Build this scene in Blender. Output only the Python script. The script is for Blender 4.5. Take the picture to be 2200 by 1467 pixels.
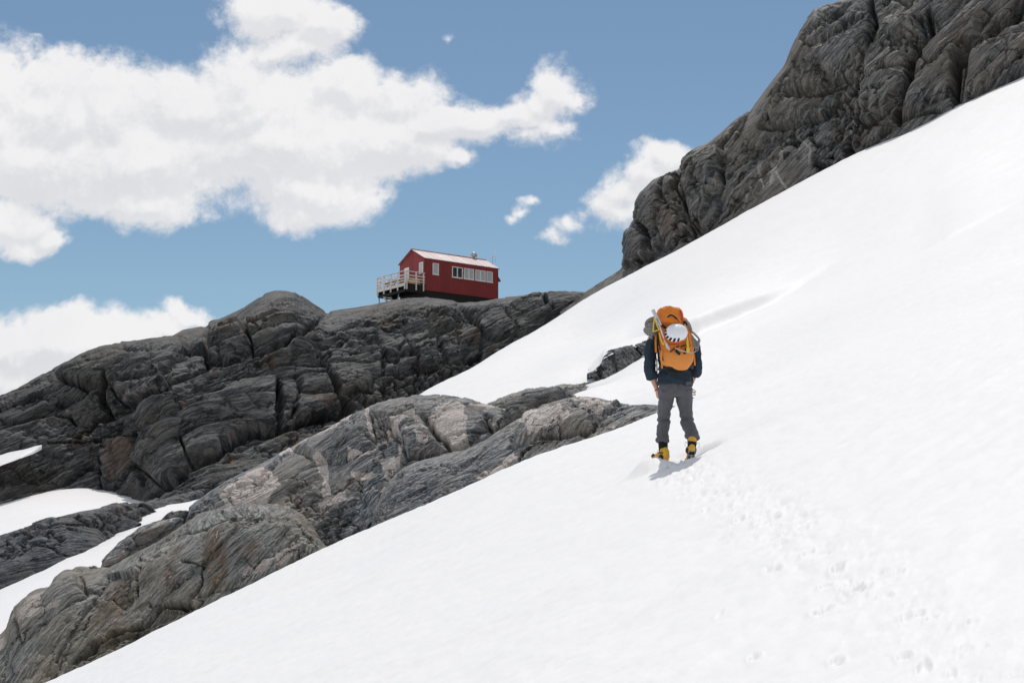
import bpy, bmesh, math, random
import numpy as np
from mathutils import Vector, Matrix
for _o in list(bpy.data.objects): bpy.data.objects.remove(_o)
SC = bpy.context.scene
COL = SC.collection
R = math.radians
# ------------------------------------------------------------------ camera
FPX, PITCH, EYE = 3056.0, R(8.0), 2.0
cam = bpy.data.cameras.new('camera'); cam_ob = bpy.data.objects.new('camera', cam); COL.objects.link(cam_ob)
cam_ob.location = (0, 0, EYE); cam_ob.rotation_euler = (R(90) + PITCH, 0, 0)
cam.sensor_width = 36; cam.lens = FPX / 2200 * 36; cam.clip_start = .1; cam.clip_end = 8000
cam.dof.use_dof = True; cam.dof.focus_distance = 19.5; cam.dof.aperture_fstop = 5.6
SC.camera = cam_ob
# ------------------------------------------------------------------ light
SUN_EL, SUN_AZ = R(66), R(2)          # azimuth from +Y towards +X : the sun stands beyond the slope, a little to the right
sun = bpy.data.lights.new('sun', 'SUN'); sun.energy = 2.05; sun.angle = R(.55); sun.color = (1, .955, .90)
sun_ob = bpy.data.objects.new('sun', sun); COL.objects.link(sun_ob)
SDIR = Vector((math.cos(SUN_EL) * math.sin(SUN_AZ), math.cos(SUN_EL) * math.cos(SUN_AZ), math.sin(SUN_EL)))
sun_ob.rotation_euler = SDIR.to_track_quat('Z', 'Y').to_euler()
SC.view_settings.view_transform = 'Standard'; SC.view_settings.look = 'None'
SC.view_settings.exposure = 0.32; SC.view_settings.gamma = 1
W = bpy.data.worlds.new('World'); SC.world = W; W.use_nodes = True
SKY_STRENGTH = .06
W.cycles.sampling_method = 'MANUAL'; W.cycles.sample_map_resolution = 256
# ------------------------------------------------------------------ sky with clouds (world shader, by direction)
def build_world():
    nt = W.node_tree; nt.nodes.clear(); N = nt.nodes.new; L = nt.links.new
    out = N('ShaderNodeOutputWorld'); bg = N('ShaderNodeBackground'); bg.inputs[1].default_value = SKY_STRENGTH
    sky = N('ShaderNodeTexSky'); sky.sky_type = 'NISHITA'; sky.sun_disc = False
    sky.sun_elevation = SUN_EL; sky.sun_rotation = SUN_AZ; sky.altitude = 800; sky.air_density = 1.0; sky.dust_density = .7; sky.ozone_density = 1.5
    tc = N('ShaderNodeTexCoord')
    def math_(op, a, b=None, c=None, clamp=False):
        n = N('ShaderNodeMath'); n.operation = op; n.use_clamp = clamp
        for i, v in enumerate((a, b, c)):
            if v is None: continue
            if isinstance(v, (int, float)): n.inputs[i].default_value = v
            else: L(v, n.inputs[i])
        return n.outputs[0]
    def vmath(op, a, b=None, c=None):
        n = N('ShaderNodeVectorMath'); n.operation = op
        for i, v in enumerate((a, b, c)):
            if v is None: continue
            if isinstance(v, (tuple, list)): n.inputs[i].default_value = v
            elif isinstance(v, (int, float)) and op == 'SCALE': n.inputs[3].default_value = v
            else: L(v, n.inputs[i])
        return n.outputs['Value' if op == 'LENGTH' else 'Vector']
    sep = N('ShaderNodeSeparateXYZ'); L(tc.outputs['Generated'], sep.inputs[0])
    ysafe = math_('MAXIMUM', sep.outputs[1], .05)
    u = math_('DIVIDE', sep.outputs[0], ysafe); v = math_('DIVIDE', sep.outputs[2], ysafe)
    cmb = N('ShaderNodeCombineXYZ'); L(u, cmb.inputs[0]); L(v, cmb.inputs[1]); uv = cmb.outputs[0]
    def tz(px, py):     # bearing and height of a cloud seen in the photograph, as tangents
        a = (px - 1100) / FPX; b = (733.5 - py) / FPX
        yy = math.cos(PITCH) - b * math.sin(PITCH); zz = math.sin(PITCH) + b * math.cos(PITCH)
        return a / yy, zz / yy
    BL = CLOUD_BLOBS
    # domain warp
    def noise(vec, scale, detail, rough, dist=0, col=False):
        n = N('ShaderNodeTexNoise'); n.inputs['Scale'].default_value = scale; n.inputs['Detail'].default_value = detail
        n.inputs['Roughness'].default_value = rough; n.inputs['Distortion'].default_value = dist
        L(vec, n.inputs['Vector']); return n.outputs['Color' if col else 'Fac']
    w1 = vmath('SUBTRACT', noise(uv, 9, 3, .55, col=True), (.5, .5, .5))
    uvw = vmath('ADD', uv, vmath('SCALE', w1, .055))
    w2 = vmath('SUBTRACT', noise(uv, 38, 4, .6, col=True), (.5, .5, .5))
    uvw = vmath('ADD', uvw, vmath('SCALE', w2, .016))
    uvw = vmath('MULTIPLY', uvw, (1, 1, 0))
    def mr(x, a, b, c=0, d=1, typ='SMOOTHSTEP'):
        n = N('ShaderNodeMapRange'); n.interpolation_type = typ; L(x, n.inputs[0])
        for i, val in enumerate((a, b, c, d)): n.inputs[i + 1].default_value = val
        return n.outputs[0]
    fields = {}
    def field(off):
        src = vmath('ADD', uvw, (off[0], off[1], 0)) if off else uvw
        acc = None
        for (px, py, rx, ry, k) in BL:
            cu, cv = tz(px, py)
            m = N('ShaderNodeVectorMath'); m.operation = 'MULTIPLY_ADD'; L(src, m.inputs[0])
            sx, sy = FPX / rx, FPX / ry
            m.inputs[1].default_value = (sx, sy, 0); m.inputs[2].default_value = (-cu * sx, -cv * sy, 0)
            ln = vmath('LENGTH', m.outputs[0])
            g = max(k, .6); f = math_('MULTIPLY_ADD', ln, -g, k)        # k at the centre, falling to the rim
            acc = f if acc is None else math_('SMOOTH_MAX', acc, f, .28)
        s2 = vmath('ADD', uv, (off[0] + 3.1, off[1] + 1.7, 0)) if off else vmath('ADD', uv, (3.1, 1.7, 0))
        s2 = vmath('ADD', s2, vmath('SCALE', w1, .02))
        n1 = noise(s2, 15, 9, .64)
        n2 = noise(s2, 75, 7, .66)
        nz = math_('ADD', math_('MULTIPLY_ADD', n1, 2.1, -1.0), math_('MULTIPLY_ADD', n2, 1.0, -.50))
        amp = math_('MULTIPLY_ADD', mr(acc, -.75, .05), .95, .05)
        return math_('ADD', math_('ADD', acc, math_('MULTIPLY', nz, amp)), .12)
    f0 = field(None); f1 = field((.003, .010))
    cover = math_('MULTIPLY', mr(f0, -.12, .62), .985)
    thick = mr(f0, .1, 1.3)
    light = mr(math_('SUBTRACT', f0, f1), -.42, .42)          # side towards the sun is brighter
    soft = noise(uv, 11, 5, .5)
    shade = math_('ADD', math_('MULTIPLY', light, .62), math_('MULTIPLY', thick, -.10))
    shade = math_('ADD', shade, math_('MULTIPLY_ADD', soft, .9, -.02), clamp=True)
    cr = N('ShaderNodeMix'); cr.data_type = 'RGBA'
    L(shade, cr.inputs[0]); cr.inputs[6].default_value = CLOUD_DARK; cr.inputs[7].default_value = CLOUD_LIGHT
    mx = N('ShaderNodeMix'); mx.data_type = 'RGBA'
    tint = N('ShaderNodeMix'); tint.data_type = 'RGBA'; tint.blend_type = 'MULTIPLY'; tint.inputs[0].default_value = 1
    L(sky.outputs[0], tint.inputs[6]); tint.inputs[7].default_value = SKY_TINT
    hs = N('ShaderNodeHueSaturation'); hs.inputs['Saturation'].default_value = SKY_SAT; L(tint.outputs[2], hs.inputs['Color'])
    front = mr(sep.outputs[1], .3, .6)
    cover = math_('MULTIPLY', cover, front)
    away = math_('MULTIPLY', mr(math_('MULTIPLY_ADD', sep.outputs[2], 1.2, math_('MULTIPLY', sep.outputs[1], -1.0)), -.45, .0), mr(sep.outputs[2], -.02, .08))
    fill_cloud = math_('MULTIPLY', away, mr(noise(tc.outputs['Generated'], 2.6, 5, .6, .4), .40, .58))  # unseen clouds overhead and behind the camera, added to fill the shadows
    cover = math_('MAXIMUM', cover, math_('MULTIPLY', fill_cloud, .8))
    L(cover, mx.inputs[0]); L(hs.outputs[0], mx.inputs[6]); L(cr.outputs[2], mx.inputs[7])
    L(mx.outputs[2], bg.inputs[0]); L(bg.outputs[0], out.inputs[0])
SKY_TINT = (1.11, 1.205, 1.15, 1); SKY_SAT = 1.0
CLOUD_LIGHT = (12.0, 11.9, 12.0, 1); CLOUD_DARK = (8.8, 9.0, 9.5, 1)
CLOUD_BLOBS = [  # px, py, rx, ry, gain
 (-40, 230, 190, 150, 1.5), (120, 240, 190, 130, 1.6), (240, 230, 150, 125, 1.5), (400, 230, 170, 115, 1.5), (520, 160, 110, 110, 1.3),
 (560, 230, 230, 130, 1.7), (300, 330, 330, 140, 1.7), (60, 330, 210, 100, 1.4), (620, 300, 260, 140, 1.8), (330, 420, 160, 62, 1.2),
 (680, 400, 160, 100, 1.4), (650, 450, 75, 65, 1.1), (750, 190, 110, 85, 1.4), (860, 200, 130, 80, 1.5), (830, 290, 180, 110, 1.6),
 (930, 260, 130, 80, 1.4), (1020, 265, 90, 62, 1.2), (1110, 240, 100, 50, 1.2), (1160, 215, 70, 45, 1.0), (1200, 190, 62, 58, 1.1), (1240, 205, 40, 40, .7), (1185, 262, 60, 44, .6), (1130, 290, 70, 36, .5),
 (590, 20, 125, 62, 1.3), (700, 50, 80, 50, 1.0), (630, 90, 110, 42, .8), (985, 355, 32, 24, .7),
 (20, 470, 120, 62, 1.2), (110, 500, 60, 42, 1.0), (50, 520, 60, 36, .9),
 (0, 740, 260, 85, 1.7), (130, 745, 200, 85, 1.6), (280, 740, 120, 50, 1.1), (420, 690, 52, 30, 1.0), (350, 720, 80, 30, .9), (-60, 800, 260, 70, 1.6),
 (960, 68, 46, 24, .02), (70, 97, 30, 13, .05),
 (1085, 478, 36, 20, .20), (1105, 458, 34, 20, .24), (1130, 438, 30, 15, .20), (1186, 508, 38, 26, .20), (1212, 480, 44, 30, .30), (1250, 455, 46, 28, .26), (1300, 430, 56, 40, .75), (1340, 400, 70, 46, .95), (1385, 365, 76, 46, 1.0), (1440, 330, 90, 42, 1.0), (1330, 455, 76, 38, .6), (1400, 440, 90, 60, .7)]
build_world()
# ------------------------------------------------------------------ helpers
def at(px, py, Y):
    """world point at forward distance Y on the bearing of a photo pixel"""
    px = np.asarray(px, float); py = np.asarray(py, float); Y = np.asarray(Y, float)
    a = (px - 1100) / FPX; b = (733.5 - py) / FPX
    yy = math.cos(PITCH) - b * math.sin(PITCH); zz = math.sin(PITCH) + b * math.cos(PITCH)
    return np.stack([a / yy * Y, Y + 0 * a, EYE + zz / yy * Y], -1)
def pix(P):
    y, z = P[..., 1], P[..., 2] - EYE
    f = y * math.cos(PITCH) + z * math.sin(PITCH); u = -y * math.sin(PITCH) + z * math.cos(PITCH)
    return 1100 + FPX * P[..., 0] / f, 733.5 - FPX * u / f
_rs = np.random.RandomState(7)
_PERM = np.concatenate([_rs.permutation(512)] * 3).astype(np.int32)
_G = _rs.normal(size=(512, 3)).astype(np.float32); _G /= np.linalg.norm(_G, axis=1)[:, None]
_RV = _rs.rand(512, 4).astype(np.float32)
def _h(i, j, k): return _PERM[(_PERM[(_PERM[i & 511] + j) & 511] + k) & 511]
def perlin(P):
    P = P.astype(np.float32); F = np.floor(P); I = F.astype(np.int32); f = P - F
    u = f * f * f * (f * (f * 6 - 15) + 10); r = 0
    for dx in (0, 1):
        wx = u[..., 0] if dx else 1 - u[..., 0]
        for dy in (0, 1):
            wy = wx * (u[..., 1] if dy else 1 - u[..., 1])
            for dz in (0, 1):
                w = wy * (u[..., 2] if dz else 1 - u[..., 2])
                g = _G[_h(I[..., 0] + dx, I[..., 1] + dy, I[..., 2] + dz)]
                r = r + w * (g[..., 0] * (f[..., 0] - dx) + g[..., 1] * (f[..., 1] - dy) + g[..., 2] * (f[..., 2] - dz))
    return r * 1.6
def fbm(P, octs=4, rough=.5, lac=2.03):
    a, s, r = 1.0, 1.0, 0
    for i in range(octs):
        r = r + a * perlin(P * s + 17.3 * i); a *= rough; s *= lac
    return r
def ridged(P, octs=4, rough=.5):
    a, s, r = 1.0, 1.0, 0
    for i in range(octs):
        r = r + a * (1 - 2 * np.abs(perlin(P * s + 9.1 * i))); a *= rough; s *= 2.07
    return r
def worley(P, jit=.9):
    P = P.astype(np.float32); F = np.floor(P); I = F.astype(np.int32); f = P - F
    sh = P.shape[:-1]; d1 = np.full(sh, 9., np.float32); d2 = d1.copy(); idv = np.zeros(sh, np.float32); tx = np.zeros(sh, np.float32); ty = tx.copy()
    for dx in (-1, 0, 1):
        for dy in (-1, 0, 1):
            for dz in (-1, 0, 1):
                rv = _RV[_h(I[..., 0] + dx, I[..., 1] + dy, I[..., 2] + dz)]
                ax = dx + .5 + (rv[..., 0] - .5) * jit - f[..., 0]; ay = dy + .5 + (rv[..., 1] - .5) * jit - f[..., 1]; az = dz + .5 + (rv[..., 2] - .5) * jit - f[..., 2]
                d = np.sqrt(ax * ax + ay * ay + az * az)
                near = d < d1
                d2 = np.where(near, d1, np.minimum(d2, d)); idv = np.where(near, rv[..., 3], idv)
                tx = np.where(near, ax, tx); ty = np.where(near, ay, ty); d1 = np.where(near, d, d1)
    return d1, d2, idv, tx, ty
def sstep(a, b, x):
    t = np.clip((x - a) / (b - a), 0, 1); return t * t * (3 - 2 * t)
def hash1(k, s=0):
    k = k.astype(np.int64); return _RV[(_PERM[(k + s * 37) & 511]) & 511, 0]
def frame(n):
    n = np.array(n, float); n /= np.linalg.norm(n); a = np.cross(n, (0, 1, 0)) if abs(n[1]) < .9 else np.cross(n, (1, 0, 0))
    a /= np.linalg.norm(a); return np.stack([a, np.cross(n, a), n])
def strata(Q, period, warp=.3, wl=.15, groove=.5, seed=0, saw=.75):
    """Q in bed frame (z = across the beds): random steps from bed to bed with a dark joint between"""
    b = Q[..., 2] / period + warp * fbm(Q * wl / period * np.array([.35, .35, 1]) + seed * 3.3, 2) + .35 * perlin(np.stack([Q[..., 2] * 0 + seed, Q[..., 2] * .37 / period, Q[..., 0] * .02 / period], -1))
    k = np.floor(b); f = b - k
    r0 = hash1(k, seed); r1 = hash1(k + 1, seed)
    v = r0 + (r1 - r0) * sstep(.90, 1.0, f) - .5 + saw * (f / .92 * (f < .92) + sstep(1.0, .92, f) * (f >= .92) - .5)
    return v - groove * np.exp(-((f - .93) / .055) ** 2), f, r0
def resample(pts, n, closed=False):
    p = np.array(pts, float); d = np.concatenate([[0], np.cumsum(np.linalg.norm(np.diff(p, axis=0), axis=1))]); t = np.linspace(0, d[-1], n)
    return np.stack([np.interp(t, d, p[:, i]) for i in range(p.shape[1])], 1)
def seg_dist(x, y, line):
    best = np.full(x.shape, 1e9); L = np.array(line, float)
    for (ax, ay), (bx, by) in zip(L[:-1], L[1:]):
        dx, dy = bx - ax, by - ay; t = np.clip(((x - ax) * dx + (y - ay) * dy) / (dx * dx + dy * dy + 1e-9), 0, 1)
        best = np.minimum(best, np.hypot(x - ax - t * dx, y - ay - t * dy))
    return best
def poly_sd(x, y, poly):
    """signed distance, positive inside"""
    L = list(poly); d = seg_dist(x, y, L + [L[0]]); ins = np.zeros(x.shape, bool)
    for (ax, ay), (bx, by) in zip(L, L[1:] + [L[0]]):
        c = ((ay > y) != (by > y)) & (x < (bx - ax) * (y - ay) / (by - ay + 1e-12) + ax); ins ^= c
    return np.where(ins, d, -d)
def grid_mesh(name, P, mat, smooth=True, attrs=None, parent=None):
    h, w = P.shape[:2]; me = bpy.data.meshes.new(name)
    idx = np.arange(h * w, dtype=np.int32).reshape(h, w)
    q = np.stack([idx[:-1, :-1], idx[:-1, 1:], idx[1:, 1:], idx[1:, :-1]], -1).reshape(-1, 4)
    me.vertices.add(h * w); me.vertices.foreach_set('co', P.reshape(-1).astype(np.float32))
    me.loops.add(q.size); me.loops.foreach_set('vertex_index', q.reshape(-1))
    me.polygons.add(len(q)); me.polygons.foreach_set('loop_start', np.arange(0, q.size, 4, dtype=np.int32))
    me.polygons.foreach_set('use_smooth', np.full(len(q), smooth))
    me.update(calc_edges=True)
    for k, v in (attrs or {}).items():
        a = me.attributes.new(k, 'FLOAT', 'POINT'); a.data.foreach_set('value', v.reshape(-1).astype(np.float32))
    if mat: me.materials.append(mat)
    o = bpy.data.objects.new(name, me); COL.objects.link(o)
    if parent: o.parent = parent
    return o
def gnormals(P):
    du = np.gradient(P, axis=1); dv = np.gradient(P, axis=0); n = np.cross(du, dv); n /= np.linalg.norm(n, axis=-1)[..., None] + 1e-9; return n
def tag(o, label=None, cat=None, group=None, kind=None):
    if label: o['label'] = label
    if cat: o['category'] = cat
    if group: o['group'] = group
    if kind: o['kind'] = kind
    return o
def catmull(rows, n):
    """rows: (k, m, 3) -> (n, m, 3) smooth through rows"""
    k = len(rows); t = np.linspace(0, k - 1, n); i = np.clip(np.floor(t).astype(int), 0, k - 2); f = (t - i)[:, None, None]
    g = lambda j: rows[np.clip(j, 0, k - 1)]
    p0, p1, p2, p3 = g(i - 1), g(i), g(i + 1), g(i + 2)
    return .5 * (2 * p1 + (p2 - p0) * f + (2 * p0 - 5 * p1 + 4 * p2 - p3) * f ** 2 + (3 * p1 - p0 - 3 * p2 + p3) * f ** 3)
def loft_rock(pairs, nu, nv, prof, back):
    """pairs: list of (cx,cy,cY, fx,fy,fY) crest and foot; prof: list of (t, yfrac) how depth runs from crest to foot
    back: list of (dY, dz) rows behind the crest, farthest last.  returns grid (nv,nu,3) and the row parameter (0 = crest, <0 behind)"""
    A = resample(pairs, nu) if False else np.array(pairs, float)
    # parameter along by mean pixel length of crest and foot
    d = np.concatenate([[0], np.cumsum(.5 * np.hypot(np.diff(A[:, 0]), np.diff(A[:, 1])) + .5 * np.hypot(np.diff(A[:, 3]), np.diff(A[:, 4])))])
    t = np.linspace(0, d[-1], nu); A = np.stack([np.interp(t, d, A[:, i]) for i in range(6)], 1)
    ker = np.hanning(max(5, nu // 160 * 2 + 3)); ker /= ker.sum(); m = len(ker) // 2
    for i in range(6): A[:, i] = np.convolve(np.pad(A[:, i], m, mode='edge'), ker, 'valid')
    rows, par = [], []
    crest = at(A[:, 0], A[:, 1], A[:, 2])
    for bk in reversed(back):
        dY, dz = bk[:2]
        if len(bk) > 2: r = at(A[:, 0] + bk[2], A[:, 1] + bk[3], A[:, 2] + dY)      # falls away behind the crest towards bk[2], bk[3]
        else: r = crest.copy(); r[:, 1] += dY; r[:, 2] += dz
        rows.append(r); par.append(-dY)
    for tt, yf in prof:
        rows.append(at(A[:, 0] + (A[:, 3] - A[:, 0]) * tt, A[:, 1] + (A[:, 4] - A[:, 1]) * tt, A[:, 2] + (A[:, 5] - A[:, 2]) * yf)); par.append(tt)
    nb = len(back); rows = np.array(rows)
    # spend most rows on the front
    dense = catmull(rows, 40 * (len(rows) - 1) + 1)
    seg = np.linspace(0, len(rows) - 1, len(dense)); tp = np.interp(seg, range(len(rows)), par)
    nbk = max(6, nv // 10); tb = np.linspace(0, nb, nbk, endpoint=False)
    fr = np.interp(np.linspace(0, 1, nv - nbk), [0, .12, 1], [0, .2, 1])
    tf = np.interp(fr, [p[0] for p in prof], np.arange(len(prof)) + nb)
    tt = np.concatenate([tb, tf]); i = np.clip(tt * 40, 0, len(dense) - 1.001); i0 = i.astype(int); f = (i - i0)[:, None, None]
    G = dense[i0] * (1 - f) + dense[np.minimum(i0 + 1, len(dense) - 1)] * f
    return G, np.concatenate([(tb / nb) - 1, fr])[:, None] * np.ones((1, nu))
# ------------------------------------------------------------------ node material helper
class NT:
    def __init__(s, name):
        s.m = bpy.data.materials.new(name); s.m.use_nodes = True; s.t = s.m.node_tree; s.N = s.t.nodes; s.b = s.N['Principled BSDF']; s.out = s.N['Material Output']
    def n(s, typ, **kw):
        n = s.N.new(typ)
        for k, v in kw.items(): setattr(n, k, v)
        return n
    def l(s, a, b): s.t.links.new(a, b)
    def set(s, n, **kw):
        for k, v in kw.items():
            sock = n.inputs[k.replace('_', ' ')] if isinstance(k, str) else n.inputs[k]
            if isinstance(v, bpy.types.NodeSocket): s.l(v, sock)
            else: sock.default_value = v
    def obj(s): return s.n('ShaderNodeTexCoord').outputs['Object']
    def mapv(s, vec, rot=(0, 0, 0), scale=(1, 1, 1), loc=(0, 0, 0)):
        a = s.n('ShaderNodeMapping'); a.inputs['Rotation'].default_value = rot; a.inputs['Scale'].default_value = scale; a.inputs['Location'].default_value = loc; s.l(vec, a.inputs[0]); return a.outputs[0]
    def noise(s, vec, scale, detail=4, rough=.55, dist=0, col=False):
        a = s.n('ShaderNodeTexNoise'); s.set(a, Scale=scale, Detail=detail, Roughness=rough, Distortion=dist); s.l(vec, a.inputs['Vector']); return a.outputs['Color' if col else 'Fac']
    def ramp(s, f, stops, interp='LINEAR'):
        a = s.n('ShaderNodeValToRGB'); a.color_ramp.interpolation = interp; e = a.color_ramp.elements
        while len(e) < len(stops): e.new(.5)
        for x, (p, c) in zip(e, stops): x.position = p; x.color = (c if isinstance(c, (tuple, list)) else (c, c, c)) + (1,) if not (isinstance(c, (tuple, list)) and len(c) == 4) else c
        s.l(f, a.inputs[0]); return a.outputs[0]
    def mix(s, f, a, b, mode='MIX'):
        m = s.n('ShaderNodeMix', data_type='RGBA', blend_type=mode)
        for i, v in ((0, f), (6, a), (7, b)):
            if isinstance(v, bpy.types.NodeSocket): s.l(v, m.inputs[i])
            elif isinstance(v, (int, float)): m.inputs[i].default_value = v if i == 0 else (v, v, v, 1)
            else: m.inputs[i].default_value = tuple(v) + (1,) if len(v) == 3 else v
        return m.outputs[2]
    def math(s, op, a, b=0, c=0, clamp=False):
        m = s.n('ShaderNodeMath', operation=op, use_clamp=clamp)
        for i, v in enumerate((a, b, c)):
            if isinstance(v, bpy.types.NodeSocket): s.l(v, m.inputs[i])
            else: m.inputs[i].default_value = v
        return m.outputs[0]
    def attr(s, name): return s.n('ShaderNodeAttribute', attribute_name=name).outputs['Fac']
    def bump(s, h, strength=.5, dist=.02, prev=None):
        b = s.n('ShaderNodeBump'); s.set(b, Strength=strength, Distance=dist, Height=h)
        if prev: s.l(prev, b.inputs['Normal'])
        return b.outputs[0]
def simple_mat(name, col, rough=.6, metal=0, bump=0, bscale=200, var=.12, spec=.4):
    t = NT(name); o = t.obj(); n = t.noise(o, 14, 5, .6)
    c = t.mix(n, tuple(x * (1 - var) for x in col), tuple(min(1, x * (1 + var)) for x in col)); t.l(c, t.b.inputs['Base Color'])
    t.b.inputs['Roughness'].default_value = rough; t.b.inputs['Metallic'].default_value = metal; t.b.inputs['Specular IOR Level'].default_value = spec
    if bump: t.l(t.bump(t.noise(o, bscale, 3), bump, .003), t.b.inputs['Normal'])
    return t.m
# ------------------------------------------------------------------ materials of the ground
def snow_material():
    t = NT('snow'); o = t.obj(); b = t.b
    n1 = t.noise(t.mapv(o, scale=(1, .6, 1)), .35, 5, .6); grit = t.ramp(t.noise(o, 11, 6, .75), [(.70, 0), (.76, .35)]); dirt = t.noise(t.mapv(o, rot=(0, 0, .5), scale=(.5, 2.2, 1)), 1.1, 6, .65)
    c = t.mix(n1, (.825, .812, .806), (.855, .840, .830)); c = t.mix(t.ramp(dirt, [(.56, 0), (.80, .45)]), c, (.76, .725, .70)); c = t.mix(grit, c, (.62, .57, .53)); t.l(c, b.inputs['Base Color'])
    t.set(b, Roughness=.55); b.inputs['Specular IOR Level'].default_value = .25
    f1 = t.noise(t.mapv(o, rot=(0, 0, .45), scale=(1, 2.6, 1)), 2.6, 7, .62); f2 = t.noise(o, 42, 4, .65)
    n = t.bump(f1, .35, .05); n = t.bump(f2, .35, .006, n); t.l(n, b.inputs['Normal'])
    return t.m
def rock_material(name, dark, mid, light, k=1.0, tan=(.20, .165, .12), palec=(.42, .37, .335), rustc=(.13, .062, .025), bump=.8, fine=1.0, streak=.5, fleck=.45, pbase=-.72):
    t = NT(name); b = t.b; q = t.n('ShaderNodeAttribute', attribute_name='bed').outputs['Vector']; o = t.obj()
    wv = t.n('ShaderNodeVectorMath', operation='MULTIPLY_ADD'); t.l(t.noise(o, .9 * k, 4, .6, col=True), wv.inputs[0]); wv.inputs[1].default_value = (.05 / k,) * 3; t.l(q, wv.inputs[2]); qw = wv.outputs[0]
    big = t.noise(o, .30 * k, 5, .6); med = t.noise(t.mapv(qw, scale=(.5, .5, 2.2)), 1.2 * k, 6, .62)
    fol = t.noise(t.mapv(qw, scale=(.55, .55, 7)), 2.6 * k, 9, .68); fol2 = t.noise(t.mapv(qw, scale=(.7, .7, 16)), 6 * k, 6, .7); spk = t.noise(o, 24 * k, 6, .72)
    c = t.mix(t.ramp(med, [(.36, 0), (.62, 1)]), dark, mid)
    c = t.mix(t.ramp(fol, [(.46, 0), (.57, .8), (.66, 1)]), c, light)
    c = t.mix(t.ramp(fol2, [(.34, .75), (.47, 0)]), c, tuple(x * .45 for x in dark))
    c = t.mix(t.ramp(big, [(.46, 0), (.66, .75)]), c, tan)
    c = t.mix(t.math('MULTIPLY', t.ramp(t.noise(o, .7 * k, 6, .7), [(.58, 0), (.70, .75)]), t.ramp(fol, [(.38, 0), (.56, 1)])), c, rustc)
    rust = t.math('MULTIPLY', t.attr('rust'), t.ramp(t.noise(t.mapv(qw, scale=(.6, .6, 3)), 2.4 * k, 6, .7), [(.36, .1), (.56, 1)])); c = t.mix(rust, c, rustc)
    pn = t.math('ADD', t.attr('pale'), t.math('MULTIPLY_ADD', t.noise(o, 3.2 * k, 7, .68), 1.35, pbase))
    pale = t.ramp(pn, [(.27, 0), (.37, 1)]); pc = t.mix(t.ramp(spk, [(.36, 0), (.52, 1)]), tuple(x * .42 for x in palec), palec); c = t.mix(pale, c, pc)
    # quartz veins and lichen specks that belong to every patch of this gneiss
    vein = t.ramp(t.noise(t.mapv(qw, scale=(.35, .35, 3.2)), 1.7 * k, 8, .6, .5), [(.492, 0), (.5, streak), (.508, 0)]); c = t.mix(vein, c, tuple(min(.5, x * 1.1) for x in palec))
    c = t.mix(t.ramp(spk, [(.60, 0), (.72, .55)]), c, tuple(x * .8 for x in palec)); c = t.mix(t.ramp(spk, [(.28, .7), (.40, 0)]), c, tuple(x * .5 for x in dark))
    vq = t.n('ShaderNodeVectorMath', operation='MULTIPLY_ADD'); t.l(t.noise(o, 2.2 * k, 5, .65, col=True), vq.inputs[0]); vq.inputs[1].default_value = (.5 / k,) * 3; t.l(q, vq.inputs[2])
    vo = t.n('ShaderNodeTexVoronoi', feature='DISTANCE_TO_EDGE'); t.set(vo, Scale=.75 * k); t.l(t.mapv(vq.outputs[0], scale=(.8, .8, 2.8)), vo.inputs['Vector'])
    crack = t.ramp(vo.outputs['Distance'], [(0, 0), (.022, .8), (.06, 1)]); gate = t.ramp(t.noise(o, .8 * k, 3), [(.44, 1), (.56, 0)]); crack = t.math('MAXIMUM', crack, gate)
    c = t.mix(t.math('SUBTRACT', 1, crack), c, tuple(x * .35 for x in dark))
    fl = t.ramp(t.noise(t.mapv(qw, scale=(.30, .30, 3.0)), 9 * k, 5, .7, .3), [(.575, 0), (.64, fleck)]); c = t.mix(fl, c, tuple(min(.55, x * 1.5) for x in light))
    grain = t.noise(t.mapv(qw, scale=(1, 1, 3)), 22 * k, 8, .75)
    c = t.mix(1, c, t.ramp(grain, [(.30, .45), (.5, .95), (.68, 1.5)]), 'MULTIPLY')
    t.l(c, b.inputs['Base Color']); t.set(b, Roughness=t.ramp(med, [(.3, .62), (.7, .82)])); b.inputs['Specular IOR Level'].default_value = .35
    n = t.bump(med, bump * .5, .16 / k); n = t.bump(fol, bump * .8, .07 / k * fine, n); n = t.bump(fol2, bump * .6, .022 / k * fine, n); n = t.bump(spk, bump * .5, .010 / k, n); n = t.bump(crack, bump * .9, .05 / k, n); n = t.bump(grain, bump * .5, .012 / k, n); t.l(n, b.inputs['Normal'])
    return t.m
M = {}
M['snow'] = snow_material()
M['ridge'] = rock_material('dark_gneiss', (.015, .019, .023), (.044, .049, .054), (.175, .170, .163), k=.42, tan=(.082, .074, .060), palec=(.26, .24, .225), bump=.8, streak=.35, fleck=.25)
M['cliff'] = rock_material('cliff_gneiss', (.032, .037, .041), (.088, .092, .095), (.26, .248, .232), k=.45, tan=(.155, .133, .102), palec=(.34, .32, .295), bump=.7, streak=.5, fleck=.3)
M['near'] = rock_material('near_gneiss', (.040, .053, .066), (.112, .126, .140), (.36, .352, .342), k=1.5, tan=(.23, .19, .145), palec=(.60, .53, .48), pbase=-.59, bump=.75, streak=.7, fleck=.7)
M['slab'] = rock_material('slab_gneiss', (.058, .067, .068), (.132, .138, .134), (.34, .33, .30), k=1.3, tan=(.20, .165, .115), palec=(.40, .35, .31), rustc=(.115, .070, .036), bump=.7, streak=.5, fleck=.6)
M['mid'] = rock_material('shore_gneiss', (.022, .029, .038), (.050, .060, .073), (.15, .152, .155), k=.8, tan=(.09, .082, .07), palec=(.33, .30, .28), bump=.7, streak=.3)

def add_vec(me, name, V):
    a = me.attributes.new(name, 'FLOAT_VECTOR', 'POINT'); a.data.foreach_set('vector', V.reshape(-1).astype(np.float32))

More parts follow.
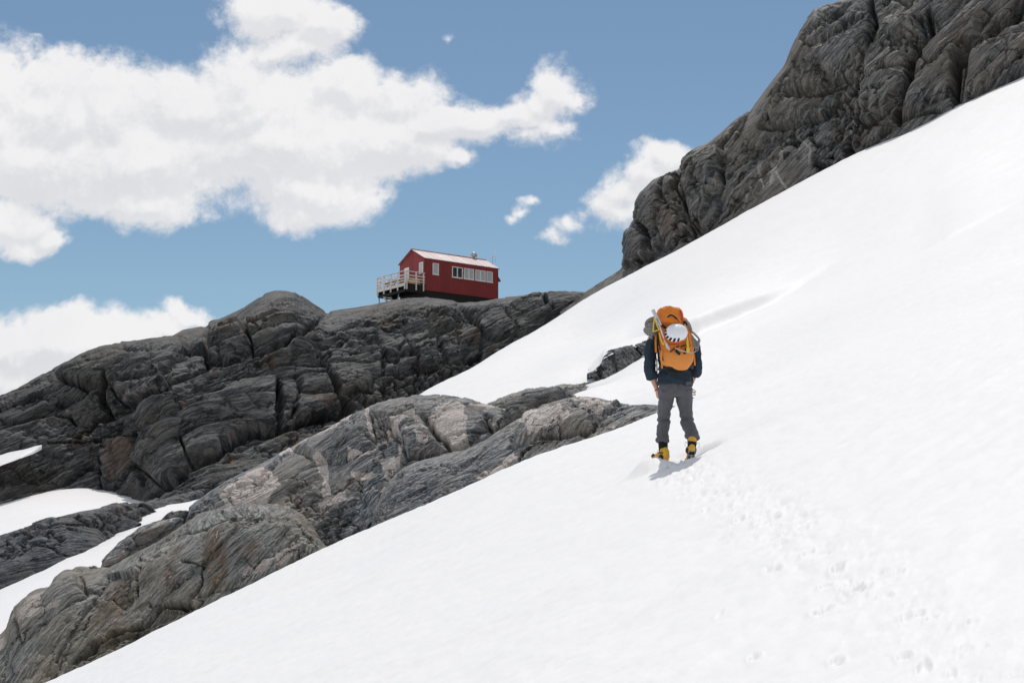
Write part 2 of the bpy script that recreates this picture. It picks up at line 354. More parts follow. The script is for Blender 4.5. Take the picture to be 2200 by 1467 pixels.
def rock(name, pairs, nu, nv, prof, back, bed, S, mat, seed=0, fold=.6, a_big=.25, a_blk=.22, a_grv=.3, a_str=.16, a_det=.05, a_rdg=.014, bias=0.0, c0=.22, blk=(2.6, 1.8, .9),
         per=.30, blocks=(), cracks=(), pale=(), rust=(), lines=(), rubble=(), crestwin=.10, pz=2.0, pn=8, close=None):
    """S = size in metres of the main blocks; everything below is in units of S"""
    G, par = loft_rock(pairs, nu, nv, prof, back); n = gnormals(G)
    if np.mean(n[..., 1]) > 0: n = -n
    px, py = pix(G); o3 = np.array([seed * 5.1, seed * 3.7, seed * 7.9])
    wob = fbm(G / (S * .5) + o3, 4, .6); wob2 = fbm(G / (S * .5) - o3 + 40, 4, .6)
    X = px + pn * wob; Yp = py + pn * wob2
    F = frame(bed); Q = G @ F.T
    lowf = fbm(G / (S * 4) + o3, 3); lowg = fbm(G / (S * 3) + o3 + 9, 3)
    Q = Q + fold * S * np.stack([lowg, lowf, lowf * .9], -1)
    win = np.where(par >= 0, c0 + (1 - c0) * sstep(0, crestwin, par), c0 * 2)
    d = a_big * S * fbm(G / (S * 3) + o3 + 3, 4, .5)
    Wp = Q / (S * np.array(blk)) + .22 * np.stack([wob, wob2, wob * .5], -1)
    f1, f2, idv, tx, ty = worley(Wp); e = f2 - f1
    d = d + a_blk * S * ((idv - .5) * 1.3 + .45 * sstep(0, .14, e)) + a_blk * S * .9 * (tx * (idv * 7 % 1 - .5) + ty * (idv * 13 % 1 - .5)) - a_grv * S * np.exp(-(e / .045) ** 2)
    f1, f2, idv2, tx, ty = worley(Wp * 2.7 + 11.3); e2 = f2 - f1
    mask = sstep(-.25, .35, fbm(G / (S * 2) + 31, 2))
    d = d + mask * (a_blk * .25 * S * ((idv2 - .5) + .5 * sstep(0, .3, e2)) - a_grv * .4 * S * np.exp(-(e2 / .05) ** 2))
    v1, fr1, r1 = strata(Q, S * per * 1.0, .28, .12, seed=seed + 1); v2, fr2, r2 = strata(Q, S * per * .30, .35, .15, .35, seed + 5)
    m1 = sstep(-.35, .3, fbm(Q / (S * np.array([2.5, 2.5, .8])) + 5, 2)); m2 = sstep(-.2, .45, fbm(Q / (S * np.array([1.6, 1.6, .5])) + 15, 2))
    d = d + a_str * S * v1 * m1 + a_str * .38 * S * v2 * m2
    d = d + a_det * S * fbm(Q / S * np.array([1.2, 1.2, 5]) + o3, 5, .62) + a_det * .5 * S * fbm(G / S * 6 + o3, 4, .6)
    rg = ridged(Q / (S * np.array([2.6, 2.2, .26])) + o3 + .2 * np.stack([wob, wob2, wob], -1), 4, .52)
    d = d + a_rdg * S * rg * (.45 + .55 * m2) - a_rdg * 1.6 * S * np.maximum(0, ridged(Q / (S * np.array([1.3, 1.3, 2.2])) + 77 - o3, 2, .5) - 1.0)
    for poly, h, edge in blocks:
        sd = poly_sd(X, Yp, poly); d = d + h * (sstep(-1, edge, sd) * .75 + .25 * sstep(0, edge * 5, sd)) - .35 * abs(h) * np.exp(-((sd + 2) / 2.5) ** 2)
    for line, dep, wid in cracks:
        ds = seg_dist(X, Yp, line); ww = wid * (1 + .5 * wob); d = d - dep * np.exp(-(ds / np.maximum(ww, .6)) ** 2)
    for poly, sz, amp in rubble:
        m = sstep(-4, 10, poly_sd(X, Yp, poly)); g1, g2, gi, tx, ty = worley(G / sz); d = d * (1 - .5 * m) + m * amp * ((gi - .5) + .8 * sstep(0, .5, g2 - g1) - 1.2 * np.exp(-((g2 - g1) / .12) ** 2))
    d = d - np.median(d) - bias * S; dr = n + np.array([0, -.55, 0]); dr /= np.linalg.norm(dr, axis=-1)[..., None]; P = G + dr * (d * win)[..., None]
    pa = np.zeros(px.shape); ru = np.zeros(px.shape)
    for poly, s_ in pale: pa = np.maximum(pa, s_ * sstep(-5, 4, poly_sd(X, Yp, poly)))
    for line, wd, s_ in lines: pa = np.maximum(pa, s_ * sstep(wd * 1.6, wd * .4, seg_dist(px + pn * .5 * wob, py + pn * .5 * wob2, line)))
    for poly, s_ in rust: ru = np.maximum(ru, s_ * sstep(-6, 10, poly_sd(X, Yp, poly)))
    ob = grid_mesh(name, P, M[mat], attrs={'pale': pa, 'rust': ru}); add_vec(ob.data, 'bed', Q)
    return ob, P

# ------------------------------------------------------------------ the snow: one height field through surveyed points
SA, SB, SH = .45, .12, 1.96
def plane_pts():
    r = []
    for Y in (1.5, 4, 8, 12, 17, 22):
        for x in (-16, -8, -2.5, 2.5, 9, 18): r.append((x, Y, EYE - SH + SA * x * (1 - .012 * max(x, 0)) + SB * Y))
    return r
SNOW_PX = [(-700, 1850, 27), (-700, 1930, 32), (-700, 1640, 42), (-700, 1560, 56), (-700, 1480, 66), (-900, 1370, 88), (-600, 1290, 90), (-900, 1380, 105), (3000, -90, 73), (2900, 200, 40), (2800, 500, 24),
 (100, 1467, 27), (-150, 1585, 27), (400, 1325, 27.5), (690, 1185, 28), (900, 1096, 28), (1120, 1000, 27.5), (1280, 945, 27), (1400, 897, 26.5),
 (100, 1520, 32), (-150, 1640, 32), (400, 1380, 33), (690, 1250, 34), (1120, 1062, 33), (1350, 968, 30.5), (900, 1160, 34),
 (1450, 884, 27.0), (1500, 862, 27.5), (1600, 830, 27), (1800, 755, 26), (2100, 640, 25), (2400, 520, 25),
 (1420, 862, 33), (1500, 842, 33), (1340, 856, 38), (1240, 852, 40), (1300, 830, 41), (1400, 785, 43), (1500, 780, 40), (1600, 750, 40), (1800, 672, 38), (2100, 545, 36), (2400, 400, 36),
 (1250, 850, 45), (1160, 862, 46), (1060, 885, 48), (1000, 900, 50),
 (1280, 806, 50), (1200, 818, 51), (1100, 835, 54), (1340, 797, 47), (1380, 766, 46), (1290, 790, 52), (1340, 735, 54), (1420, 712, 54), (1250, 770, 56),
 (920, 853, 72), (1000, 845, 64), (900, 851, 78), (1000, 799, 79), (1100, 738, 85), (1170, 700, 92), (1238, 660, 99), (1150, 780, 68), (1250, 715, 78),
 (830, 960, 92), (920, 905, 98), (1040, 850, 104), (1140, 795, 112), (1210, 755, 120), (950, 822, 79), (1050, 768, 83), (800, 1000, 84),
 (1500, 712, 49), (1600, 676, 50), (1690, 640, 52), (1500, 690, 53), (1600, 655, 54), (1700, 615, 55), (1800, 590, 52), (2000, 520, 48), (2200, 435, 46), (2450, 320, 46),
 (1350, 600, 100), (1480, 527, 97), (1600, 457, 93), (1740, 382, 89), (1850, 327, 86), (1960, 282, 83), (2060, 230, 81), (2200, 167, 79), (2450, 55, 76),
 (1400, 620, 78), (1600, 560, 70), (1800, 480, 66), (2000, 400, 62), (2200, 320, 60),
 (1500, 560, 120), (1800, 400, 110), (2100, 240, 100), (2450, 90, 95),
 (0, 1362, 40), (-150, 1420, 40), (0, 1274, 55), (-150, 1330, 56), (110, 1240, 50), (200, 1212, 52), (206, 1176, 60), (365, 1112, 66), (430, 1072, 84), (300, 1150, 58), (299, 1122, 68), (126, 1209, 58), (490, 1062, 80), (600, 1030, 84), (366, 1093, 84),
 (0, 1160, 66), (0, 1080, 93), (-150, 1200, 66), (-150, 1120, 92), (150, 1108, 70), (150, 1046, 95), (250, 1090, 76), (298, 1068, 93), (75, 1062, 94),
 (0, 1060, 106), (150, 1030, 106), (-150, 1100, 106), (400, 1060, 106), (650, 1010, 108)]
_sp = np.array([tuple(p) for p in at(*np.array(SNOW_PX, float).T)] + plane_pts())
def _tps(r2): return .5 * r2 * np.log(r2 + 1e-6)
def _fit():
    X = _sp[:, :2] * np.array([1, .5]); n = len(X); K = _tps(((X[:, None] - X[None]) ** 2).sum(-1)) + np.eye(n) * .12
    A = np.zeros((n + 3, n + 3)); A[:n, :n] = K; A[:n, n] = 1; A[:n, n + 1:] = X; A[n:, :n] = A[:n, n:].T
    b = np.zeros(n + 3); b[:n] = _sp[:, 2]; return X, np.linalg.solve(A, b)
_SX, _SW = _fit()
def snow_z0(x, y):
    q = np.stack([np.asarray(x, float).ravel(), np.asarray(y, float).ravel() * .5], -1); r = np.empty(len(q)); n = len(_SX)
    for i in range(0, len(q), 20000):
        c = q[i:i + 20000]; r[i:i + 20000] = _tps(((c[:, None] - _SX[None]) ** 2).sum(-1)) @ _SW[:n] + _SW[n] + c @ _SW[n + 1:]
    return r.reshape(np.shape(x))
def hit_snow(px, py, y0=4, y1=60):
    """where the bearing of a pixel meets the snow"""
    Y = np.linspace(y0, y1, 800); P = at(np.full(800, px), np.full(800, py), Y); s = P[:, 2] - snow_z0(P[:, 0], P[:, 1]); i = int(np.argmax(s < 0)); return P[i]
FEET = []   # (x, y, half length, half width, heading, depth)
_rng = random.Random(5)
def build_snow():
    na, nr = 1150, 900
    ang = np.linspace(-.62, .62, na); Yr = np.exp(np.linspace(math.log(2.2), math.log(135), nr))
    # coarse fit then refine by interpolation
    ca, cr = 180, 200
    A, B = np.meshgrid(np.linspace(-.62, .62, ca), np.exp(np.linspace(math.log(2.2), math.log(135), cr))); Zc = snow_z0(A * B, B)
    ia = np.interp(ang, np.linspace(-.62, .62, ca), np.arange(ca)); ir = np.linspace(0, cr - 1, nr)
    def ip(Z, idx, ax):
        i = np.clip(idx.astype(int), 0, Z.shape[ax] - 2); f = idx - i; f = f[:, None] if ax == 0 else f[None]
        g = lambda j: np.take(Z, np.clip(j, 0, Z.shape[ax] - 1), axis=ax)
        p0, p1, p2, p3 = g(i - 1), g(i), g(i + 1), g(i + 2)
        return .5 * (2 * p1 + (p2 - p0) * f + (2 * p0 - 5 * p1 + 4 * p2 - p3) * f ** 2 + (3 * p1 - p0 - 3 * p2 + p3) * f ** 3)
    Z = ip(ip(Zc, ir, 0), ia, 1)
    T, Y = np.meshgrid(ang, Yr); X = T * Y
    P3 = np.stack([X, Y, 0 * X], -1)
    Z = Z + .035 * fbm(P3 * np.array([.5, .9, 1]), 3) * np.minimum(1, Y / 10)
    rot = P3 @ np.array([[math.cos(.45), -math.sin(.45), 0], [math.sin(.45), math.cos(.45), 0], [0, 0, 1]])
    Z = Z + .012 * ridged(rot * np.array([.9, 2.8, 1]), 3) + .008 * fbm(P3 * 5, 3) * (Y < 40)
    # wind ledges: the snow above overhangs a low wall
    for line, h, wdt in LEDGES:
        q_ = at([p[0] for p in line], [650] * len(line), [p[1] for p in line]); la = q_[:, 0] / q_[:, 1]; Yl = np.interp(T, la, [p[1] for p in line]) + .14 * perlin(P3 * np.array([.6, .05, 1])) + .05 * perlin(P3 * np.array([2.1, .1, 1]) + 9)
        ins = sstep(la[0] - .02, la[0] + .01, T) * sstep(0, .8 * (la[-1] - la[0]), la[-1] - T); dd = Y - Yl
        Z = Z + h * ins * (sstep(-wdt / 2, wdt / 2, dd) * sstep(30, 2, dd) - .25 * sstep(-3.5, -wdt / 2, dd) * sstep(wdt / 2, -wdt / 2, dd))
    # footprints and churned track
    tr = TRACK; dtr = seg_dist(X, Y, tr); near = dtr < 2.2
    w = sstep(.55, .10, dtr) * np.minimum(1, (Y / 12) ** 1.5) ; lum = fbm(P3 * 8.5, 4, .65); lum2 = np.maximum(0, fbm(P3 * 3.1 + 7, 4, .6) - .05)
    Z = Z + w * (.013 * lum - .030 * lum2)
    for (fx, fy, a, b, hd, dep) in FEET:
        m = (np.abs(X - fx) < .4) & (np.abs(Y - fy) < .4)
        if not m.any(): continue
        dx, dy = X[m] - fx, Y[m] - fy; u = dx * math.cos(hd) + dy * math.sin(hd); v = -dx * math.sin(hd) + dy * math.cos(hd)
        r = np.sqrt((u / a) ** 2 + (v / b) ** 2) + .45 * lum[m]
        Z[m] += -dep * sstep(1.15, .6, r) + dep * .35 * np.exp(-((r - 1.4) / .3) ** 2)
    for (fx, fy, fz, rad) in CONTACT:      # the snow is trodden level under the boots and heaped round them
        r2 = (X - fx) ** 2 + ((Y - fy) * .8) ** 2; k = np.exp(-(r2 / rad ** 2) ** 2); Z = Z + (fz + .02 * lum - Z) * k * (np.abs(fz - Z) < .5)
    ob = grid_mesh('snow_slope', np.stack([X, Y, Z], -1), M['snow']); tag(ob, kind='structure')
    return X, Y, Z
LEDGES = [([(1400, 47), (1500, 49.5), (1600, 51.5), (1700, 54), (1850, 57)], .50, 1.4), ([(2040, 46), (2130, 46.5), (2240, 47)], .10, .8), ([(1200, 49), (1300, 44.5), (1400, 42)], .14, 1.0)]
_hp = hit_snow(1450, 992, 10, 25); HIKER = Vector(_hp); print('HIKER', HIKER)
TRACK = [tuple(hit_snow(a, b, 3.5, 25)[:2]) for a, b in ((1452, 1000), (1530, 1050), (1640, 1110), (1760, 1180), (1850, 1255), (1960, 1330), (2080, 1420), (2250, 1560))]
for a, b, s in ((1490, 1030, 1), (1555, 1068, .9), (1515, 1098, .7), (1640, 1108, .9), (1580, 1040, .6), (1660, 1228, 1.0), (1802, 1225, 1.2), (1775, 1262, 1), (1850, 1268, 1.5), (1820, 1282, 1), (1768, 1318, 1.3), (1948, 1332, 1), (1975, 1322, 1),
                (2005, 1332, .9), (1620, 1420, 1), (1795, 1420, 1), (1735, 1190, .9), (1725, 1150, .8), (1690, 1148, .8), (1905, 1290, .9), (1930, 1235, .8), (2090, 1348, .9), (1945, 1415, 1), (1985, 1438, 1), (1680, 1175, .7), (1590, 1120, .7), (1545, 1320, .6)):
    p = hit_snow(a, b, 3.5, 25); k_ = p[1] / FPX; FEET.append((p[0], p[1], 15 * s * k_ * 1.7, 13 * s * k_, _rng.uniform(1.2, 1.9), 9.5 * s * k_))
for i in range(110):
    p = resample(TRACK, 400)[_rng.randrange(400)]; k_ = p[1] / FPX; FEET.append((p[0] + _rng.gauss(0, 26 * k_), p[1] + _rng.gauss(0, .25), _rng.uniform(8, 17) * k_ * 1.4, _rng.uniform(6, 11) * k_, _rng.uniform(0, 3.1), _rng.uniform(2.5, 6) * k_))
_c1 = at(1419, 984, HIKER.y + .20); _c2 = at(1484, 999, HIKER.y + .0); CONTACT = [(*_c1, .32), (*_c2, .29)]
SNOW = build_snow()
# the valley snow far below and around, so that the ground reaches the horizon
me = bpy.data.meshes.new('snow_valley'); me.from_pydata([(-4000, -1500, -45), (4000, -1500, -45), (4000, 7000, -45), (-4000, 7000, -45)], [], [(0, 1, 2, 3)]); me.materials.append(M['snow'])
vo = bpy.data.objects.new('snow_valley', me); COL.objects.link(vo); tag(vo, kind='structure')
def z4(*p): return [(a / 2.9333, 600 + b / 2.9333) for a, b in p]
def z5(*p): return [(600 + a / 2.9333, 580 + b / 2.9333) for a, b in p]
def z6(*p): return [(a / 3.0125, 980 + b / 3.0125) for a, b in p]
def z7(*p): return [(1200 + a / 2.199, b / 2.199) for a, b in p]
# ---- the dark ridge that carries the hut
cr = [(-1000, 1190, 92), (-600, 1075, 95), (-260, 940, 98), (-120, 893, 99), (0, 852, 100), (60, 825, 101), (115, 795, 102), (170, 765, 103), (215, 745, 104), (262, 735, 104), (330, 722, 105), (372, 720, 106), (382, 712, 108), (440, 703, 110), (450, 695, 111), (470, 688, 112),
      (515, 668, 113), (560, 640, 114), (590, 629, 114), (615, 629, 114), (630, 633, 114), (660, 652, 115), (700, 677, 117), (725, 671, 118), (760, 665, 120), (800, 657, 121), (830, 648, 122), (870, 642, 123), (910, 640, 123.5), (960, 645, 124),
      (985, 651, 124), (1000, 653, 124), (1040, 650, 125), (1075, 644, 126), (1100, 642, 126), (1150, 632, 126), (1200, 628, 126), (1245, 629, 126), (1330, 640, 126)]
ft = [(-1000, 1420, 84), (-600, 1270, 88), (-260, 1150, 91), (-120, 1118, 91.5), (0, 1084, 92), (60, 1070, 93), (110, 1052, 94), (150, 1049, 94), (210, 1058, 94), (290, 1068, 93), (320, 1100, 88), (366, 1096, 86), (446, 1062, 86), (520, 1040, 88), (600, 1010, 91), (700, 985, 94), (800, 940, 98), (900, 905, 102), (1000, 850, 106), (1100, 790, 110), (1220, 715, 114), (1330, 670, 117)]
ftA = np.array(ft, float); pairs = [(a, b, c, a, np.interp(a, ftA[:, 0], ftA[:, 1]), np.interp(a, ftA[:, 0], ftA[:, 2])) for a, b, c in cr]
ridge_blocks = [(z4((760, 400), (870, 370), (1110, 355), (1185, 430), (1160, 450), (900, 440), (800, 430)), .9, 4), (z4((1320, 310), (1540, 280), (1560, 400), (1440, 480), (1310, 500)), 1.0, 5),
 (z4((700, 670), (1030, 595), (1040, 640), (780, 790), (720, 720)), 1.6, 4), (z5((270, 480), (400, 430), (560, 430), (660, 500), (650, 640), (560, 760), (370, 790), (300, 620)), 1.3, 6),
 (z5((105, 770), (330, 790), (390, 860), (190, 920), (110, 900)), 1.5, 5), (z5((600, 380), (780, 370), (820, 480), (720, 530), (640, 470)), .8, 5), (z5((800, 440), (990, 420), (1010, 560), (900, 620), (880, 520)), .8, 5),
 (z5((1000, 400), (1200, 340), (1280, 380), (1260, 540), (1080, 570), (1030, 500)), 1.1, 6), (z5((940, 260), (1120, 270), (1140, 340), (940, 360)), .6, 4), (z5((1120, 220), (1350, 210), (1500, 360), (1480, 440), (1300, 400), (1180, 310)), .9, 6),
 (z4((640, 990), (850, 990), (880, 1170), (760, 1300), (640, 1310)), 1.2, 6), (z5((660, 520), (740, 580), (720, 660), (660, 640)), .8, 4), (z5((760, 520), (870, 500), (880, 570), (760, 640)), .7, 4), (z5((130, 600), (300, 620), (330, 770), (140, 740)), .7, 5),
 (z4((870, 760), (1740, 600), (1750, 870), (1400, 1100), (1000, 1290), (880, 1170), (870, 980)), 1.3, 7), (z4((1750, 640), (1870, 640), (1860, 800), (1780, 900)), 1.0, 5), (z4((1880, 600), (2080, 620), (2110, 720), (1900, 700)), .9, 5),
 (z4((330, 560), (700, 430), (1180, 440), (900, 600), (540, 670), (380, 620)), .8, 8)]
ridge_cracks = [(z4((2200, 820), (1960, 870), (1780, 930), (1550, 970), (1380, 1090), (1180, 1200), (940, 1365)), 3.2, 7), (z4((1740, 600), (1740, 820), (1770, 930)), 1.5, 3), (z4((1310, 300), (1300, 500)), 1.4, 3.5), (z4((1560, 300), (1570, 420), (1640, 440)), .9, 3),
 (z4((650, 600), (640, 760), (680, 830), (600, 900), (450, 1000)), 1.8, 4.5), (z4((0, 870), (120, 850), (250, 835), (430, 860), (460, 900)), 1.0, 3), (z4((1100, 760), (1150, 860), (1190, 910)), .8, 2.5), (z4((2110, 640), (2130, 740), (2200, 790)), 1.8, 4),
 (z4((2070, 222), (1900, 335), (1600, 435), (1300, 525), (1050, 625), (850, 775), (640, 885)), 1.0, 4), (z4((380, 620), (540, 680), (640, 640)), 1.0, 4), (z4((1180, 440), (1300, 430), (1300, 300)), 1.2, 4), (z5((1120, 220), (1190, 300), (1250, 340)), 1.2, 4), (z5((1650, 180), (1720, 250), (1740, 300)), 1.2, 3),
 (z5((650, 650), (760, 660), (900, 620), (1080, 575), (1260, 545)), 1.8, 5), (z5((820, 480), (880, 520)), .9, 3), (z5((560, 440), (640, 460), (700, 560)), .8, 3), (z4((880, 1170), (890, 1280)), .8, 3), (z4((1150, 1040), (1210, 1170)), .7, 2.5), (z4((0, 1390), (200, 1330), (420, 1290), (560, 1200), (650, 1180)), 1.2, 4),
 (z4((1000, 900), (900, 960), (650, 1010), (300, 1040)), 1.0, 3), (z5((300, 400), (500, 330), (700, 300), (900, 220)), .6, 3), (z5((350, 480), (500, 400), (800, 330)), .7, 3)]
rub = [(z5((420, 780), (560, 770), (680, 680), (850, 640), (1260, 560), (1500, 440), (1500, 600), (1200, 700), (800, 880), (600, 900)), .8, .55)]
ridge_blocks = [(p, h * (.55 if np.mean([a for a, b in p]) > 640 else .8), e) for p, h, e in ridge_blocks]
ridge, RP = rock('rock_ridge', pairs, 1500, 420, [(0, 0), (.08, .26), (.24, .48), (.5, .66), (.75, .80), (1, 1)], [(4, 0.0), (14, -1.2), (30, -9), (46, -24)], (-.64, .34, .74), 5.2, 'ridge', 1, c0=.10, fold=.18, a_big=.14, a_blk=.032, a_grv=.05, a_str=.28, a_det=.012, a_rdg=.026,
 blk=(5, 3.2, .8), per=.36, blocks=ridge_blocks, cracks=ridge_cracks, rubble=rub, pn=5, crestwin=.16,
 pale=[(z4((720, 680), (1030, 600), (1040, 640), (800, 780)), .30)], rust=[(z4((650, 1020), (860, 1000), (880, 1150), (700, 1300)), .5), (z5((1200, 360), (1270, 380), (1260, 450), (1230, 460)), .8), (z5((620, 300), (740, 290), (740, 330), (620, 340)), .7)])
tag(ridge, kind='structure')
# a tongue of old snow lying on the lowest ledge of the ridge, at the left edge of the picture
def snow_sheet(name, poly, label, lift=.25):
    A = np.array(poly, float); n = 60; up, lo = A[:len(A) // 2], A[len(A) // 2:][::-1]
    U = resample(up, n); Lw = resample(lo, n); t = np.linspace(0, 1, 26)[:, None, None]; G = U[None] * (1 - t) + Lw[None] * t
    P = at(G[..., 0], G[..., 1], G[..., 2]); e = np.minimum(t[..., 0], 1 - t[..., 0]) * 2; P[..., 2] += lift * (np.sqrt(np.clip(e * 2, 0, 1)) - 1) + .06 * fbm(P * .7, 3)
    o = grid_mesh(name, P, M['snow']); return tag(o, kind='structure')
snow_sheet('snow_ledge', [(-160, 1020, 95), (0, 972, 95), (50, 962, 94.5), (90, 955, 94), (90, 958, 93.8), (50, 975, 92), (0, 993, 91), (-160, 1046, 91)], '')
# ---- the cliff on the right
cl = [(1200, 672, 112, 1214, 684, 108), (1228, 655, 111, 1240, 665, 106), (1262, 625, 110, 1275, 644, 104.5), (1300, 600, 109, 1315, 620, 102.5), (1337, 577, 108, 1355, 598, 101), (1340, 545, 108, 1385, 581, 100), (1344, 500, 108, 1420, 562, 99), (1358, 478, 108, 1440, 551, 98.5),
      (1361, 445, 108, 1462, 540, 98), (1376, 412, 108, 1490, 524, 97), (1402, 385, 108, 1525, 503, 96), (1440, 370, 107.5, 1550, 489, 95.5), (1461, 362, 107, 1580, 472, 95), (1463, 340, 107, 1600, 460, 94), (1482, 325, 107, 1630, 445, 93), (1522, 309, 107, 1660, 428, 92), (1550, 286, 106, 1700, 407, 91),
      (1582, 256, 106, 1740, 386, 90), (1614, 236, 105, 1775, 368, 89), (1640, 202, 105, 1810, 352, 88), (1665, 170, 104, 1850, 331, 87), (1690, 140, 104, 1890, 315, 86), (1700, 110, 104, 1920, 303, 85), (1719, 70, 103, 1945, 292, 84), (1738, 36, 103, 1970, 279, 83.5), (1754, 20, 102, 1995, 268, 83), (1790, 10, 101.5, 2020, 256, 82.5), (1832, -2, 101, 2050, 240, 82), (1900, -60, 100, 2110, 212, 81), (2000, -140, 99, 2190, 176, 80), (2200, -230, 97, 2330, 115, 78), (2420, -300, 95, 2500, 45, 76), (2900, -480, 92, 2950, -150, 74), (3500, -700, 90, 3500, -420, 72)]
cl = [(a, b, f + min(c - f, 3 + .55 * (c - f)), d, e, f) for a, b, c, d, e, f in cl]
cl_cr = [(z7((1480, 0), (1490, 100), (1430, 350), (1400, 420), (1395, 600), (1360, 720)), 1.6, 3.5), (z7((1750, 60), (1770, 160), (1690, 270), (1640, 440), (1600, 570)), 1.6, 4), (z7((2199, 90), (2050, 170), (1930, 250), (1890, 330), (1870, 480)), 2.4, 6), (z7((1420, 340), (1250, 420), (1060, 470), (1000, 560)), .9, 3),
 (z7((1440, 400), (1200, 560), (1060, 640)), .8, 3), (z7((920, 480), (870, 600), (790, 740), (770, 880)), 1.0, 3), (z7((575, 790), (560, 880), (590, 960), (630, 1130)), 1.2, 3), (z7((500, 850), (500, 960), (450, 1100)), 1.1, 3), (z7((350, 1040), (400, 1090), (420, 1150)), 1.2, 4),
 (z7((860, 570), (760, 690), (580, 780)), 1.2, 4), (z7((1480, 60), (1300, 150), (1200, 220)), .8, 3), (z7((1210, 40), (1260, 80), (1310, 90)), .8, 4), (z7((2199, 20), (2100, 120), (2050, 160)), 2.5, 9), (z7((1350, 20), (1290, 60), (1340, 30)), 1.5, 7), (z7((380, 1230), (440, 1180), (470, 1140)), 1.8, 5), (z7((1480, 680), (1640, 560), (1800, 520)), .9, 4), (z7((1000, 560), (960, 620), (1060, 600)), .8, 3)]
cl_bl = [([(1896, 45), (1973, 36), (1991, 82), (1950, 182), (1909, 246), (1846, 268), (1841, 182), (1868, 100)], 1.8, 22), ([(2064, 27), (2132, 36), (2064, 114), (2046, 200), (1937, 255), (1973, 132)], 1.6, 20), ([(2087, 118), (2200, 77), (2320, 40), (2320, 100), (2200, 159), (2064, 218)], 1.6, 16),
 ([(1364, 427), (1396, 396), (1450, 364), (1455, 400), (1427, 437), (1400, 496), (1364, 473)], .9, 8), ([(1468, 359), (1546, 318), (1550, 400), (1496, 491), (1473, 437)], 1.2, 7), ([(1345, 491), (1382, 500), (1382, 559), (1341, 577)], .9, 6),
 (z7((1210, 230), (1480, 70), (1430, 330), (1080, 450)), 1.0, 14), (z7((1000, 520), (1060, 480), (1300, 430), (1380, 440), (1180, 560), (1010, 600)), .9, 8), (z7((700, 880), (740, 890), (760, 1000), (700, 1090), (660, 1070)), .8, 4), (z7((470, 980), (560, 960), (600, 1080), (500, 1180)), .8, 6), (z7((1390, 600), (1620, 600), (1400, 700), (1380, 720)), .6, 6)]
cl_bl = [(p, h * .7, e * .6) for p, h, e in cl_bl]
cliff, CP = rock('rock_cliff', cl, 1400, 520, [(0, 0), (.12, .22), (.35, .50), (.65, .78), (1, 1)], [(2, 0, 8, 6), (8, 0, 40, 26), (22, 0, 110, 70), (45, 0, 220, 160)], (-.62, .34, .76), 5.0, 'cliff', 4, fold=.14, a_big=.11, a_blk=.085, a_grv=.09, a_str=.13, a_det=.012, a_rdg=.020, bias=.02, c0=.10, blk=(4.2, 2.8, .9), per=.34,
 blocks=cl_bl, cracks=cl_cr, pn=6, crestwin=.10, lines=[(z7((600, 960), (590, 1050), (630, 1130)), 2.6, 1), (z7((970, 750), (950, 830), (975, 900)), 2.4, .9), (z7((1150, 660), (1050, 710), (1030, 800), (1075, 885)), 2.6, .9), (z7((1120, 640), (1190, 700), (1180, 770)), 2.2, .85), (z7((900, 880), (880, 990)), 2, .8), (z7((1500, 355), (1660, 365)), 1.4, .8), (z7((1200, 40), (1240, 60), (1280, 95), (1310, 90)), 1.6, .8), (z7((1380, 560), (1375, 640)), 1.6, .8)],
 pale=[(z7((1560, 90), (1680, 90), (1560, 200), (1480, 260)), .38), (z7((1000, 760), (1040, 740), (1040, 860), (1010, 900)), .42)], rust=[(z7((1440, 600), (1520, 590), (1480, 640), (1400, 660)), .6), (z7((480, 980), (560, 1000), (580, 1100), (500, 1120)), .5)])
tag(cliff, kind='structure')
# ---- near outcrops
def pxpairs(cr, ft): 
    A = np.array(ft, float); return [(a, b, c, a, np.interp(a, A[:, 0], A[:, 1]), np.interp(a, A[:, 0], A[:, 2])) for a, b, c in cr]
B_cr = [(392, 1120, 36), (408, 1088, 36), (448, 1057, 36), (488, 1030, 36.2), (574, 987, 36.5), (600, 971, 36.5), (640, 948, 36.5), (685, 928, 36.5), (750, 889, 36.5), (787, 877, 36.5), (811, 867, 36.5), (856, 858, 36.3), (893, 851, 36), (941, 851, 36), (1002, 858, 35.6), (1043, 869, 35.2), (1080, 880, 34.8), (1094, 870, 34.6), (1110, 858, 34.5), (1128, 852, 34.5), (1186, 848, 34.5), (1234, 850, 34.4), (1262, 868, 34)]
B_cr = [(a, b, c - 1.6) for a, b, c in B_cr]
B_ft = [(392, 1250, 31.5), (500, 1230, 31.5), (700, 1190, 31.5), (900, 1060, 31.2), (1060, 985, 31), (1262, 920, 31)]
